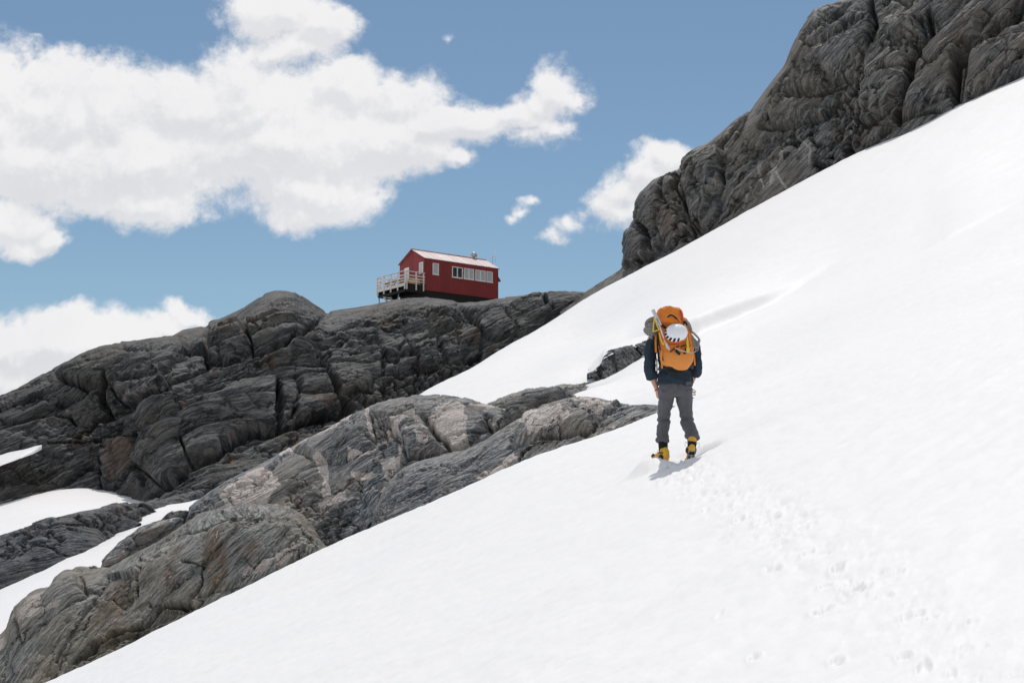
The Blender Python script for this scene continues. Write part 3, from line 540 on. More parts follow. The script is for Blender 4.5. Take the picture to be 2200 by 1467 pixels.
rockB, _ = rock('rock_outcrop', pxpairs(B_cr, B_ft), 1050, 420, [(0, 0), (.10, .35), (.3, .6), (.6, .78), (1, 1)], [(1.2, 0), (3, -.4), (6, -2.5), (8, -5)], (-.42, .40, .80), 1.5, 'near', 7, fold=.9, a_big=.13, a_blk=.06, a_grv=.04, a_str=.06, a_det=.014, blk=(2.0, 1.6, 1.1), per=.22, pn=7, crestwin=.12,
 cracks=[(z5((560, 870), (570, 960), (575, 1050)), .25, 3), (z5((1300, 940), (1350, 1010), (1390, 1060)), .35, 5), (z5((760, 1230), (800, 1190), (1000, 1180)), .3, 6), (z5((1440, 860), (1420, 960), (1300, 1100), (1200, 1160)), .35, 6), (z6((1460, 180), (1760, 180)), .06, 1.5), (z5((900, 930), (1000, 1040), (1090, 1160)), .1, 3), (z5((590, 880), (650, 1000), (620, 1100)), .12, 3)],
 blocks=[(z5((640, 900), (900, 900), (1000, 1040), (1080, 1170), (800, 1190), (760, 1080)), .30, 16), (z5((60, 1100), (540, 890), (560, 1060), (330, 1200), (200, 1160)), .25, 14), (z5((1440, 880), (1560, 800), (1880, 800), (1700, 880), (1500, 980), (1390, 1050)), .30, 8), (z5((930, 930), (1120, 840), (1330, 940), (1210, 1100), (1100, 1170)), .22, 10)],
 pale=[(z6((1460, 200), (1700, 60), (1760, 100), (1800, 180), (1740, 240), (1720, 310), (1600, 320), (1470, 340), (1430, 260)), .72), (z5((930, 940), (1000, 860), (1100, 830), (1180, 900), (1190, 1000), (1200, 1120), (1090, 1170), (1010, 1040)), .62),
  (z5((620, 1180), (700, 1160), (760, 1230), (700, 1290), (640, 1260)), .8), (z5((700, 960), (760, 880), (860, 850), (760, 990), (660, 1070), (600, 1040)), .50), (z5((200, 1150), (260, 1140), (300, 1240), (310, 1400), (260, 1440), (270, 1280)), .66), (z5((450, 1250), (560, 1240), (600, 1290), (470, 1300)), .7),
  (z5((870, 1030), (950, 1050), (940, 1090), (880, 1080)), .7), (z5((860, 940), (910, 945), (905, 975), (865, 970)), .7), (z5((430, 1110), (600, 1090), (560, 1130), (400, 1170)), .6), (z5((1180, 860), (1420, 880), (1300, 900), (1200, 890)), .55), (z5((230, 1440), (400, 1380), (420, 1467), (250, 1500)), .5), (z6((1330, 350), (1430, 320), (1430, 400), (1340, 410)), .55)],
 lines=[(z5((555, 870), (548, 960), (580, 1060)), 3, .75), (z5((0, 1150), (250, 1025), (450, 905)), 3.5, .45), (z5((750, 990), (745, 1100), (730, 1180)), 3, .7), (z5((1320, 940), (1350, 980), (1340, 1060)), 2.5, .6), (z5((660, 1290), (700, 1340), (640, 1400)), 3, .6), (z5((800, 1010), (1000, 1000)), 2, .45)],
 rust=[(z5((1040, 1000), (1100, 1010), (1090, 1060), (1040, 1050)), .95), (z5((1100, 1060), (1180, 1050), (1180, 1120), (1080, 1110)), .8), (z5((970, 820), (1020, 825), (1010, 850)), .8)])
tag(rockB, 'grey gneiss outcrop with large pinkish pale patches rising behind the snow edge in the middle', 'rock outcrop')
C_cr = [(770, 1160, 30.5), (795, 1132, 30.5), (803, 1095, 30.6), (815, 1062, 30.8), (835, 1030, 31), (858, 1008, 31), (890, 992, 31), (930, 982, 31), (1000, 968, 31), (1040, 948, 31), (1080, 920, 31.2), (1125, 890, 31.5), (1160, 872, 31.5), (1195, 860, 31.5), (1234, 852, 31.5), (1290, 858, 31.2), (1350, 869, 30.8), (1400, 873, 30), (1446, 875, 29.2), (1480, 884, 28.6)]
C_ft = [(770, 1170, 28.6), (900, 1120, 28.6), (1120, 1026, 28.2), (1280, 972, 27.8), (1400, 926, 27.5), (1480, 903, 27.3)]
rockC, _ = rock('rock_outcrop', pxpairs(C_cr, C_ft), 950, 300, [(0, 0), (.12, .40), (.35, .68), (.65, .85), (1, 1)], [(1, 0), (2.2, -.5), (4, -2.5)], (-.46, .30, .80), 1.2, 'near', 11, fold=.45, a_big=.13, a_blk=.05, a_grv=.02, a_str=.05, a_det=.018, blk=(3.2, 2.2, .8), per=.16, pn=5, crestwin=.15,
 cracks=[(z5((2060, 940), (1990, 980), (1980, 1040), (1900, 1060), (1600, 1090), (1540, 1150), (1510, 1210)), .22, 2.5), (z5((1980, 960), (1940, 900)), .1, 2), (z5((1960, 1040), (1780, 1070), (1650, 1060)), .2, 3), (z5((1880, 800), (1600, 880), (1400, 1050)), .2, 5)],
 blocks=[(z5((1560, 900), (1800, 850), (2040, 930), (1960, 1030), (1600, 1080), (1450, 1120)), .22, 14), (z5((1760, 850), (1840, 810), (2180, 860), (2050, 930), (1960, 930)), .14, 8)],
 pale=[(z5((1230, 1290), (1400, 1210), (1470, 1160), (1500, 1190), (1350, 1300), (1250, 1310)), .52), (z5((1500, 940), (1780, 900), (1860, 960), (1800, 1010), (1600, 1050)), .45), (z5((1840, 830), (2100, 880), (2030, 920), (1900, 900)), .42)])
tag(rockC, 'smooth banded gneiss outcrop with tan patches beside the hiker legs, ending at the snow', 'rock outcrop')
A_cr = [(-700, 1780, 31), (-200, 1500, 31), (-90, 1428, 31.5), (0, 1366, 32), (17, 1350, 32), (33, 1306, 32), (53, 1286, 32), (80, 1272, 32), (106, 1264, 32), (116, 1246, 32), (129, 1231, 32), (156, 1226, 32), (176, 1232, 32), (216, 1229, 32), (250, 1210, 32), (300, 1180, 32), (340, 1160, 32), (380, 1132, 32), (420, 1106, 32), (470, 1090, 32), (530, 1083, 32), (580, 1084, 32), (615, 1093, 31.6), (640, 1108, 31), (655, 1128, 30.4), (672, 1150, 30), (692, 1180, 29.4), (700, 1195, 29.2)]
A_ft = [(-700, 1900, 28.0), (-200, 1640, 28.4), (-90, 1590, 28.4), (100, 1492, 28.5), (400, 1350, 28.9), (600, 1255, 29), (700, 1205, 29)]
rockA, _ = rock('rock_outcrop', pxpairs(A_cr, A_ft), 1250, 380, [(0, 0), (.08, .30), (.25, .55), (.6, .78), (1, 1)], [(1, 0), (2.4, -.6), (4, -2.5), (6, -5)], (-.86, .18, .36), 1.5, 'slab', 15, fold=.5, a_big=.13, a_blk=.05, a_grv=.025, a_str=.06, a_det=.016, blk=(3.4, 2.4, .9), per=.24, pn=5, crestwin=.15,
 cracks=[(z6((690, 770), (600, 960), (450, 1190), (380, 1330)), .14, 2.5), (z6((905, 650), (900, 740), (885, 930)), .14, 2), (z6((1200, 690), (1310, 710), (1300, 850), (1220, 950)), .16, 2.2), (z6((500, 1340), (600, 1220), (760, 1140), (940, 1090), (1040, 970), (1230, 960)), .4, 4), (z6((1000, 560), (1180, 500), (1330, 470)), .10, 2), (z6((520, 770), (560, 870), (640, 860)), .2, 3), (z6((120, 990), (330, 850)), .12, 3)],
 blocks=[(z6((660, 770), (920, 660), (900, 760), (700, 770)), .16, 4), (z6((480, 1340), (600, 1220), (940, 1100), (1050, 980), (1260, 960), (1230, 1010), (900, 1180)), -.35, 8), (z6((1340, 480), (1500, 400), (1900, 420), (2050, 600), (1600, 850), (1300, 900), (1330, 620)), .16, 16), (z6((100, 980), (320, 840), (470, 740), (560, 900), (400, 1000), (160, 1200)), .2, 14), (z6((1230, 970), (1260, 930), (1320, 940), (1290, 985)), .2, 4)],
 pale=[(z6((140, 1060), (260, 900), (330, 880), (280, 1020), (150, 1110)), .48), (z6((300, 1000), (410, 960), (390, 990), (310, 1030)), .8), (z6((1600, 760), (1860, 600), (2000, 560), (1850, 700), (1560, 830)), .40), (z6((0, 1180), (60, 1160), (50, 1240), (0, 1270)), .5)],
 lines=[(z6((900, 660), (1330, 480), (1700, 320)), 2, .4), (z6((1420, 520), (1410, 590)), 1.6, .6), (z6((560, 1180), (600, 1130), (700, 1190)), 1.4, .4)],
 rust=[(z6((1330, 510), (1440, 500), (1500, 700), (1480, 860), (1380, 880), (1310, 700)), .95), (z6((1560, 600), (1700, 560), (1680, 700), (1560, 720)), .55), (z6((1080, 560), (1200, 560), (1160, 850), (1060, 900)), .6), (z6((700, 780), (880, 780), (850, 960), (700, 1080), (560, 1150), (600, 980)), .55), (z6((540, 770), (640, 765), (600, 800)), .6)])
tag(rockA, 'brown streaked foliated slab of rock along the snow edge at the lower left', 'rock outcrop')
# ---- mid-distance rock between the two snow strips on the left
M_cr = [(-700, 1400, 60), (-200, 1215, 62), (-60, 1175, 62), (0, 1154, 62), (50, 1136, 62), (83, 1119, 62), (149, 1103, 63), (212, 1090, 65), (249, 1081, 68), (299, 1083, 74), (330, 1076, 78), (380, 1062, 82), (440, 1048, 85)]
M_ft = [(-700, 1560, 55), (-200, 1360, 56), (0, 1284, 56), (126, 1216, 58), (206, 1184, 60), (299, 1131, 66), (345, 1110, 74), (390, 1088, 79), (440, 1064, 83)]
rockM, _ = rock('rock_outcrop', pxpairs(M_cr, M_ft), 850, 220, [(0, 0), (.12, .35), (.4, .65), (1, 1)], [(2, 0), (5, -1), (9, -4)], (-.46, .36, .8), 2.6, 'mid', 21, fold=.5, a_big=.15, a_blk=.07, a_grv=.05, a_str=.12, a_det=.02, per=.3, pn=4, crestwin=.15)
tag(rockM, 'low dark bluish rock between two strips of snow at the left edge', 'rock outcrop')
# ---- tan sliver just behind the middle outcrop
T_cr = [(1030, 880, 47), (1050, 864, 47), (1100, 846, 47.5), (1150, 835, 48), (1200, 829, 48.5), (1250, 822, 48.5), (1290, 817, 48)]
T_ft = [(1030, 900, 45), (1150, 880, 45), (1250, 862, 45), (1290, 850, 46)]
rockT, _ = rock('rock_outcrop', pxpairs(T_cr, T_ft), 360, 100, [(0, 0), (.2, .4), (.5, .7), (1, 1)], [(.8, 0), (2, -.7), (4, -2)], (-.3, .4, .8), 1.3, 'slab', 25, a_big=.12, a_blk=.08, a_grv=.04, a_str=.06, pn=3, crestwin=.3)
tag(rockT, 'thin tan hump of rock breaking the snow behind the middle outcrop', 'rock outcrop')
# ---- dark rock window in the snow, left of the hiker
D_cr = [(1262, 802, 47.4), (1273, 798, 47.4), (1290, 784, 47.5), (1297, 765, 47.6), (1306, 757, 47.6), (1322, 751, 47.6), (1360, 740, 47.6), (1390, 731, 47.6), (1418, 726, 47.6)]
D_ft = [(1262, 808, 46.8), (1290, 812, 46.6), (1310, 814, 46.4), (1350, 798, 46.2), (1380, 785, 46), (1418, 770, 45.7)]
snow_sheet('snow_lip', [(1264, 790, 49.5), (1300, 742, 53), (1360, 722, 53), (1400, 714, 52), (1418, 710, 51.5), (1428, 710, 51), (1435, 711, 50.5), (1438, 713, 50), (1436, 722, 47.2), (1387, 731, 47.2), (1335, 745, 47.2), (1310, 754, 47.2), (1297, 762, 47.2), (1288, 781, 47.2), (1274, 796, 47.2), (1266, 804, 47.4)], '', .12)
rockD, _ = rock('rock_outcrop', pxpairs(D_cr, D_ft), 340, 180, [(0, 0), (.10, .3), (.5, .6), (1, 1)], [(1, 0), (2.5, -.6), (4, -2)], (-.9, -.2, .25), 1.3, 'mid', 29, a_big=.15, a_blk=.12, a_grv=.08, a_str=.10, pn=3, crestwin=.2, per=.3)
tag(rockD, 'dark streaked rock face showing through a gap in the snow left of the hiker', 'rock outcrop')
# ---- loose boulders on the crest of the lower outcrop and flakes on the right one
def boulder(name, c, size, seed, mat, bed=(-.4, -.4, .8), label=None, group=None, sub=5, flat=(1, 1, 1), rot=0):
    bm = bmesh.new(); bmesh.ops.create_icosphere(bm, subdivisions=sub, radius=1); me = bpy.data.meshes.new(name)
    V = np.array([v.co[:] for v in bm.verts]); o3 = np.array([seed * 2.3, seed * 1.1, seed * .7])
    r = 1 + .35 * fbm(V * .9 + o3, 3)
    for k in range(9):
        dn = _G[(seed * 31 + k * 7) % 512].astype(float); cut = .62 + .2 * _RV[(seed + k) % 512, 1]; s = V @ dn * r; r = np.where(s > cut, r * (cut + .12 * (s - cut)) / np.maximum(s, 1e-6), r)
    P = V * r[:, None]; P = P * (1 + .035 * fbm(P * 4 + o3, 4)[:, None]) * np.array(flat) * size
    ca, sa = math.cos(rot), math.sin(rot); P = np.stack([P[:, 0] * ca - P[:, 2] * sa, P[:, 1], P[:, 0] * sa + P[:, 2] * ca], 1)
    for v, p in zip(bm.verts, P): v.co = p
    bm.to_mesh(me); bm.free(); me.polygons.foreach_set('use_smooth', np.ones(len(me.polygons), bool)); me.materials.append(M[mat])
    add_vec(me, 'bed', (P + np.array(c)) @ frame(bed).T); me.update()
    o = bpy.data.objects.new(name, me); COL.objects.link(o); o.location = c; tag(o, label, 'boulder', group); return o
for i, (px, py, Y, s, fl, rot, lb) in enumerate([
    (204, 1224, 33.0, .13, (1.1, .9, .8), 0, 'small round boulder perched in the notch above the brown slab, beside the snow strip'),
    (181, 1229, 33.0, .075, (1.3, .9, .7), .1, 'smallest pebble like boulder just left of the round one on the slab crest'),
    (262, 1196, 33.2, .48, (1.15, .9, .85), .5, 'large dark blocky boulder leaning on the crest of the brown slab'),
    (313, 1158, 33.6, .62, (1.6, .9, .65), .5, 'long dark boulder lying up the crest right of the blocky one'),
    (375, 1115, 33.8, .30, (1.3, .9, .75), .2, 'rounded boulder at the foot of the pale patched outcrop, touching the snow strip')]):
    p = at(px, py, Y); boulder('boulder', tuple(p), s, 40 + i * 3, 'near' if i != 3 else 'near', label=lb, flat=fl, rot=rot, group='boulders on the slab crest')
for i in range(26):
    t = _rng.random(); px = 1128 + t * 215 + _rng.uniform(-6, 6); py = 962 - t * 42 + _rng.uniform(-9, 9); Y = 28.7
    s = _rng.uniform(.05, .13)
    boulder('stone_flake', tuple(at(px, py, Y)), s, 80 + i, 'near', label='thin broken flake of grey stone lying among others at the foot of the banded outcrop', group='broken stone flakes beside the banded outcrop', sub=3, flat=(1.5, 1.2, .28), rot=_rng.uniform(-.1, .7))
    
# ------------------------------------------------------------------ mesh builder for made things
class MB:
    def __init__(s): s.v, s.f, s.sm = [], [], []
    def add(s, V, F, smooth=False):
        n = len(s.v); s.v += [tuple(map(float, p)) for p in V]; s.f += [tuple(i + n for i in f) for f in F]; s.sm += [smooth] * len(F); return s
    def box(s, a, b, bev=0.0, M_=None):
        (x0, y0, z0), (x1, y1, z1) = a, b
        if x0 > x1: x0, x1 = x1, x0
        if y0 > y1: y0, y1 = y1, y0
        if z0 > z1: z0, z1 = z1, z0
        bm = bmesh.new(); bmesh.ops.create_cube(bm, size=1)
        for v in bm.verts: v.co = Vector(((x0 + x1) / 2 + v.co.x * (x1 - x0), (y0 + y1) / 2 + v.co.y * (y1 - y0), (z0 + z1) / 2 + v.co.z * (z1 - z0)))
        if bev: bmesh.ops.bevel(bm, geom=bm.edges[:], offset=min(bev, .45 * min(x1 - x0, y1 - y0, z1 - z0)), segments=1, affect='EDGES', profile=.6)
        if M_ is not None: bm.transform(M_)
        bm.verts.index_update(); s.add([v.co for v in bm.verts], [[v.index for v in f.verts] for f in bm.faces]); bm.free(); return s
    def tube(s, pts, rad, seg=10, ref=None, caps=True, closed=False, rb=None, round_=False):
        """swept tube with per-point radii (rad along ref axis, rb across)"""
        P = np.array(pts, float); n = len(P); ra = np.full(n, rad, float) if np.isscalar(rad) else np.array(rad, float); rb = ra if rb is None else (np.full(n, rb, float) if np.isscalar(rb) else np.array(rb, float))
        T = np.gradient(P, axis=0) if not closed else np.roll(P, -1, 0) - np.roll(P, 1, 0); T /= np.linalg.norm(T, axis=1)[:, None] + 1e-12
        r = np.array(ref if ref is not None else ((1, 0, 0) if abs(T[:, 0]).mean() < .75 else (0, 0, 1)), float)
        V = []
        if ref is None:
            a = r - T[0] * (r @ T[0]); a /= np.linalg.norm(a); A = []
            for t in T: a = a - t * (a @ t); a /= np.linalg.norm(a) + 1e-12; A.append(a.copy())
            A = np.array(A)
        else:
            A = r[None] - T * (T @ r)[:, None]; A /= np.linalg.norm(A, axis=1)[:, None] + 1e-12
        B = np.cross(T, A); rings = []
        if round_ and not closed:
            def cap(i, sg):
                out = []
                for k in (.0, .35, .65, .88):
                    h = sg * math.cos(math.acos(k)) if False else 0
                return out
            ext_P, ext_A, ext_B, ea, eb = [], [], [], [], []
            for th in (80, 55, 28):
                c, q = math.cos(R(th)), math.sin(R(th)); m = (ra[0] + rb[0]) / 2
                ext_P.append(P[0] - T[0] * m * q); ext_A.append(A[0]); ext_B.append(B[0]); ea.append(ra[0] * c); eb.append(rb[0] * c)
            ep2, ea2, eb2 = [], [], []
            for th in (28, 55, 80):
                c, q = math.cos(R(th)), math.sin(R(th)); m = (ra[-1] + rb[-1]) / 2
                ep2.append(P[-1] + T[-1] * m * q); ea2.append(ra[-1] * c); eb2.append(rb[-1] * c)
            P = np.concatenate([ext_P, P, ep2]); A = np.concatenate([ext_A, A, [A[-1]] * 3]); B = np.concatenate([ext_B, B, [B[-1]] * 3]); ra = np.concatenate([ea, ra, ea2]); rb = np.concatenate([eb, rb, eb2]); n = len(P)
        for i in range(n):
            for k in range(seg):
                th = 2 * math.pi * k / seg; V.append(P[i] + A[i] * ra[i] * math.cos(th) + B[i] * rb[i] * math.sin(th))
        F = []
        for i in range(n if closed else n - 1):
            j = (i + 1) % n
            for k in range(seg): F.append((i * seg + k, i * seg + (k + 1) % seg, j * seg + (k + 1) % seg, j * seg + k))
        if caps and not closed: F.append(tuple(range(seg))[::-1]); F.append(tuple((n - 1) * seg + k for k in range(seg)))
        return s.add(V, F, True)
    def cyl(s, a, b, r, seg=16, r2=None): return s.tube([a, tuple((np.array(a) + np.array(b)) / 2), b], [r, (r + (r2 or r)) / 2 if r2 is not None else r, r if r2 is None else r2], seg)
    def ball(s, c, r, seg=14, rings=9):
        rr = (r, r, r) if np.isscalar(r) else r; V, F = [], []
        for i in range(rings + 1):
            ph = math.pi * i / rings
            for k in range(seg): th = 2 * math.pi * k / seg; V.append((c[0] + rr[0] * math.sin(ph) * math.cos(th), c[1] + rr[1] * math.sin(ph) * math.sin(th), c[2] + rr[2] * math.cos(ph)))
        for i in range(rings):
            for k in range(seg): F.append((i * seg + k, (i + 1) * seg + k, (i + 1) * seg + (k + 1) % seg, i * seg + (k + 1) % seg))
        return s.add(V, F, True)
    def strip(s, pts, width, thick, ref=(0, 1, 0)):
        """flat webbing swept along points; ref = face normal hint"""
        P = np.array(pts, float); T = np.gradient(P, axis=0); T /= np.linalg.norm(T, axis=1)[:, None]; n = np.array(ref, float)[None] - T * (T @ np.array(ref, float))[:, None]; n /= np.linalg.norm(n, axis=1)[:, None]; b = np.cross(T, n); V, F = [], []
        for i in range(len(P)):
            for u, w in ((-1, -1), (1, -1), (1, 1), (-1, 1)): V.append(P[i] + b[i] * u * width / 2 + n[i] * w * thick / 2)
        for i in range(len(P) - 1):
            for k in range(4): F.append((4 * i + k, 4 * i + (k + 1) % 4, 4 * i + 4 + (k + 1) % 4, 4 * i + 4 + k))
        m = 4 * (len(P) - 1); F += [(3, 2, 1, 0), (m, m + 1, m + 2, m + 3)]; return s.add(V, F)
    def xf(s, M_): s.v = [tuple(M_ @ Vector(p)) for p in s.v]; return s
    def mesh(s, name):
        me = bpy.data.meshes.new(name); me.from_pydata(s.v, [], s.f); me.polygons.foreach_set('use_smooth', s.sm); bm = bmesh.new(); bm.from_mesh(me); bmesh.ops.recalc_face_normals(bm, faces=bm.faces); bm.to_mesh(me); bm.free(); me.update(); return me
    def build(s, name, mat, parent=None, me=None):
        me = me or s.mesh(name); 
        if not me.materials: me.materials.append(mat)
        o = bpy.data.objects.new(name, me); COL.objects.link(o)
        if parent: o.parent = parent
        return o
    def fused(s, name, voxel, smooth=4, disp=None, factor=.5):
        """melt the closed pieces into one continuous skin"""
        me = s.mesh(name); o = bpy.data.objects.new(name, me); COL.objects.link(o)
        r = o.modifiers.new('r', 'REMESH'); r.mode = 'VOXEL'; r.voxel_size = voxel; r.use_smooth_shade = True
        if smooth: q = o.modifiers.new('s', 'SMOOTH'); q.factor = factor; q.iterations = smooth
        dg = bpy.context.evaluated_depsgraph_get(); dg.update(); m2 = bpy.data.meshes.new_from_object(o.evaluated_get(dg)); bpy.data.objects.remove(o); bpy.data.meshes.remove(me); m2.name = name
        if disp is not None:
            n = len(m2.vertices); co = np.empty(n * 3); m2.vertices.foreach_get('co', co); co = co.reshape(-1, 3); no = np.empty(n * 3); m2.vertices.foreach_get('normal', no); no = no.reshape(-1, 3)
            m2.vertices.foreach_set('co', (co + no * disp(co, no)[:, None]).reshape(-1)); m2.update()
        m2.polygons.foreach_set('use_smooth', np.ones(len(m2.polygons), bool)); return m2
def empty(name, loc, rz=0, label=None, cat=None, group=None):
    o = bpy.data.objects.new(name, None); COL.objects.link(o); o.location = loc; o.rotation_euler = (0, 0, rz); o.empty_display_size = .2; return tag(o, label, cat, group)
# ------------------------------------------------------------------ the red mountain hut
def hut_materials():
    t = NT('red_cladding'); o = t.obj(); sp = t.n('ShaderNodeSeparateXYZ'); t.l(o, sp.inputs[0]); b = t.b
    run = t.math('ADD', sp.outputs[0], sp.outputs[1]); cor = t.math('SINE', t.math('MULTIPLY', run, 2 * math.pi / .18)); sheet = t.n('ShaderNodeTexNoise', noise_dimensions='1D'); t.l(t.math('FLOOR', t.math('MULTIPLY', run, 1 / .9)), sheet.inputs['W']); t.set(sheet, Scale=7.3, Detail=0)
    c = t.mix(t.ramp(sheet.outputs['Fac'], [(.3, 0), (.7, 1)]), (.25, .022, .019), (.31, .029, .025)); c = t.mix(t.ramp(t.noise(t.mapv(o, scale=(3, 3, .5)), 2.2, 5, .6), [(.5, 0), (.8, .35)]), c, (.14, .024, .02)); t.l(c, b.inputs['Base Color']); t.set(b, Roughness=.55)
    t.l(t.bump(cor, .6, .02), b.inputs['Normal']); M['red'] = t.m
    t = NT('roof_metal'); o = t.obj(); sp = t.n('ShaderNodeSeparateXYZ'); t.l(o, sp.inputs[0]); b = t.b
    sh = t.n('ShaderNodeTexNoise', noise_dimensions='1D'); t.l(t.math('FLOOR', t.math('MULTIPLY', sp.outputs[0], 1 / .74)), sh.inputs['W']); t.set(sh, Scale=5.1, Detail=0)
    c = t.mix(t.ramp(sh.outputs['Fac'], [(.3, 0), (.7, 1)]), (.60, .47, .45), (.70, .58, .56)); c = t.mix(t.ramp(t.noise(t.mapv(o, scale=(1, 3, 3)), 1.5, 5), [(.5, 0), (.75, .5)]), c, (.52, .36, .34)); t.l(c, b.inputs['Base Color']); t.set(b, Roughness=.5)
    t.l(t.bump(t.math('SINE', t.math('MULTIPLY', sp.outputs[0], 2 * math.pi / .12)), .4, .012), b.inputs['Normal']); M['roof'] = t.m
    M['white_paint'] = simple_mat('white_paint', (.84, .83, .81), .5, var=.06); M['dark_timber'] = simple_mat('dark_timber', (.018, .016, .015), .8, var=.3)
    M['rail_timber'] = simple_mat('rail_timber', (.78, .72, .67), .7, var=.14); M['deck_timber'] = simple_mat('deck_timber', (.30, .26, .23), .8, var=.2)
    M['galv'] = simple_mat('galvanised_metal', (.45, .45, .44), .35, .8); M['black_glass'] = simple_mat('dark_glass', (.03, .035, .04), .06, spec=.9, var=.05)
    M['curtain_glass'] = simple_mat('glass_over_blind', (.55, .55, .55), .15, spec=.6, var=.08); M['red_trim'] = simple_mat('red_trim', (.18, .018, .016), .5)
    M['yellow_paint'] = simple_mat('yellow_paint', (.62, .40, .08), .5, var=.15); M['orange_paint'] = simple_mat('orange_paint', (.60, .20, .05), .5); M['bench_timber'] = simple_mat('bench_timber', (.42, .27, .15), .7, var=.2)
hut_materials()
HP = Vector(at(912, 623, 128)); HR = R(37.5); HL, HW, HH, HA = 8.4, 4.2, 2.96, 4.06
hut = empty('mountain_hut', HP, HR, 'small red gabled mountain hut with a pinkish metal roof standing on the rock ridge', 'hut')
w = MB()
def wall_with_gable(x, t=.1): # gable ends as thick pentagons
    V = [(x, 0, 0), (x, HW, 0), (x, HW, HH), (x, HW / 2, HA), (x, 0, HH)]; V += [(x + t, *p[1:]) for p in V]
    w.add(V, [(4, 3, 2, 1, 0), (5, 6, 7, 8, 9), (0, 1, 6, 5), (1, 2, 7, 6), (2, 3, 8, 7), (3, 4, 9, 8), (4, 0, 5, 9)])
wall_with_gable(0); wall_with_gable(HL - .1); w.box((.1, 0, 0), (HL - .1, .1, HH)); w.box((.1, HW - .1, 0), (HL - .1, HW, HH)); w.box((.1, .1, 0), (HL - .1, HW - .1, .1))
wall = w.build('wall', M['red'], hut)
for x in (-.015, HL - .06): c = MB(); c.box((x, -.02, -.01), (x + .075, .055, HH - .02)); c.build('corner_trim', M['red_trim'], wall)
rf = MB(); ov, th = .06, .05; sl = (HA - HH) / (HW / 2)
for sgn in (0, 1):
    y_e = -ov if sgn == 0 else HW + ov; ze = HH - ov * sl
    V = []
    for x in (-.12, HL + .10):
        for z_ in (0.02, th + .02): V += [(x, y_e, ze + z_), (x, HW / 2, HA + z_)]
    rf.add(V, [(0, 1, 3, 2), (4, 6, 7, 5), (0, 4, 5, 1), (2, 3, 7, 6), (0, 2, 6, 4), (1, 5, 7, 3)])
roof = rf.build('roof', M['roof'], hut)
sm_ = MB()
for k in range(12):
    x = -.08 + k * .75
    for y_e, d in ((-ov, 1), (HW + ov, -1)):
        a = Vector((x, y_e, HH - ov * sl + .080)); b_ = Vector((x, HW / 2 - d * .04, HA + .073 - .04 * sl)); sm_.strip([a, (a + b_) / 2, b_], .035, .014, (0, -d * .4, 1))
sm_.build('roof_seam', M['roof'], roof)
rc = MB(); rc.strip([(-.14, HW / 2, HA + .10), (HL / 2, HW / 2, HA + .10), (HL + .12, HW / 2, HA + .10)], .26, .03, (0, 0, 1)); rc.build('ridge_cap', M['roof'], roof)
for x in (-.13, HL + .11):
    for y_e in (-ov, HW + ov):
        a = Vector((x, y_e, HH - ov * sl + .01)); b_ = Vector((x, HW / 2, HA + .01)); fb = MB(); fb.strip([a, (a + b_) / 2, b_], .03, .09, (0, 0, 1)); fb.build('barge_board', M['red_trim'], roof)
def window(x0, x1, z0, z1, face='side', double=False, blind=True):
    f = MB(); fw = .085
    def bx(a0, a1, b0, b1, d0, d1, m):
        if face == 'side': m.box((a0, -d1, b0), (a1, -d0, b1), .006)
        else: m.box((-d1, a0, b0), (-d0, a1, b1), .006)
    bx(x0, x1, z0, z0 + fw, .003, .06, f); bx(x0, x1, z1 - fw, z1, .003, .06, f); bx(x0, x0 + fw, z0 + fw, z1 - fw, .003, .055, f); bx(x1 - fw, x1, z0 + fw, z1 - fw, .003, .055, f)
    if double: m_ = (x0 + x1) / 2; bx(m_ - .055, m_ + .055, z0 + fw, z1 - fw, .003, .05, f)
    bx(x0 - .03, x1 + .03, z0 - .04, z0 - .002, .003, .09, f)
    wi = f.build('window', M['white_paint'], hut)
    cuts = [(x0 + fw, x1 - fw)] if not double else [(x0 + fw, (x0 + x1) / 2 - .055), ((x0 + x1) / 2 + .055, x1 - fw)]
    for a, b_ in cuts: g = MB(); bx(a, b_, z0 + fw, z1 - fw, .004, .02, g); g.build('pane', M['curtain_glass' if blind else 'black_glass'], wi)
    return wi
k = HL / 9.1; zt, zb = 2.56, 1.52
window(.94 * k, 1.67 * k, zb + .02, zt + .06)
window(3.3 * k, 4.6 * k, zb, zt, double=True, blind=False); window(4.75 * k, 6.02 * k, zb, zt, double=True); window(6.18 * k, 7.48 * k, zb, zt, double=True); window(7.6 * k, 8.38 * k, zb, zt)
window(.22, .86, 1.62, 2.66, face='gable')
dr = MB(); dr.box((-.05, 2.56, .47), (-.003, 3.34, 2.5), .01); door = dr.build('door', M['white_paint'], hut)
hd = MB(); hd.cyl((-.05, 3.24, 1.45), (-.12, 3.24, 1.45), .02, 8); hd.cyl((-.11, 3.24, 1.45), (-.11, 3.12, 1.45), .014, 8); hd.build('handle', M['galv'], door)
# floor frame, its near-black skirt standing in for the shade below, and piles
ff = MB(); ff.box((.04, .06, -.75), (HL - .04, .14, -.004)); ff.box((.04, HW - .14, -.75), (HL - .04, HW - .06, -.004)); ff.box((.04, .14, -.75), (.12, HW - .14, -.004)); ff.box((HL - .12, .14, -.55), (HL - .04, HW - .14, -.004)); ff.box((.12, .14, -.20), (HL - .12, HW - .14, -.01)); ff.build('floor_frame_shade_skirt', M['dark_timber'], hut)
for i, (x, y) in enumerate([(x, y) for x in (.5, 2.6, 4.8, 6.6) for y in (.35, HW - .35)]):
    p = MB(); p.cyl((x, y, -2.6), (x, y, -.20), .11, 10); p.build('pile', M['dark_timber'], hut)
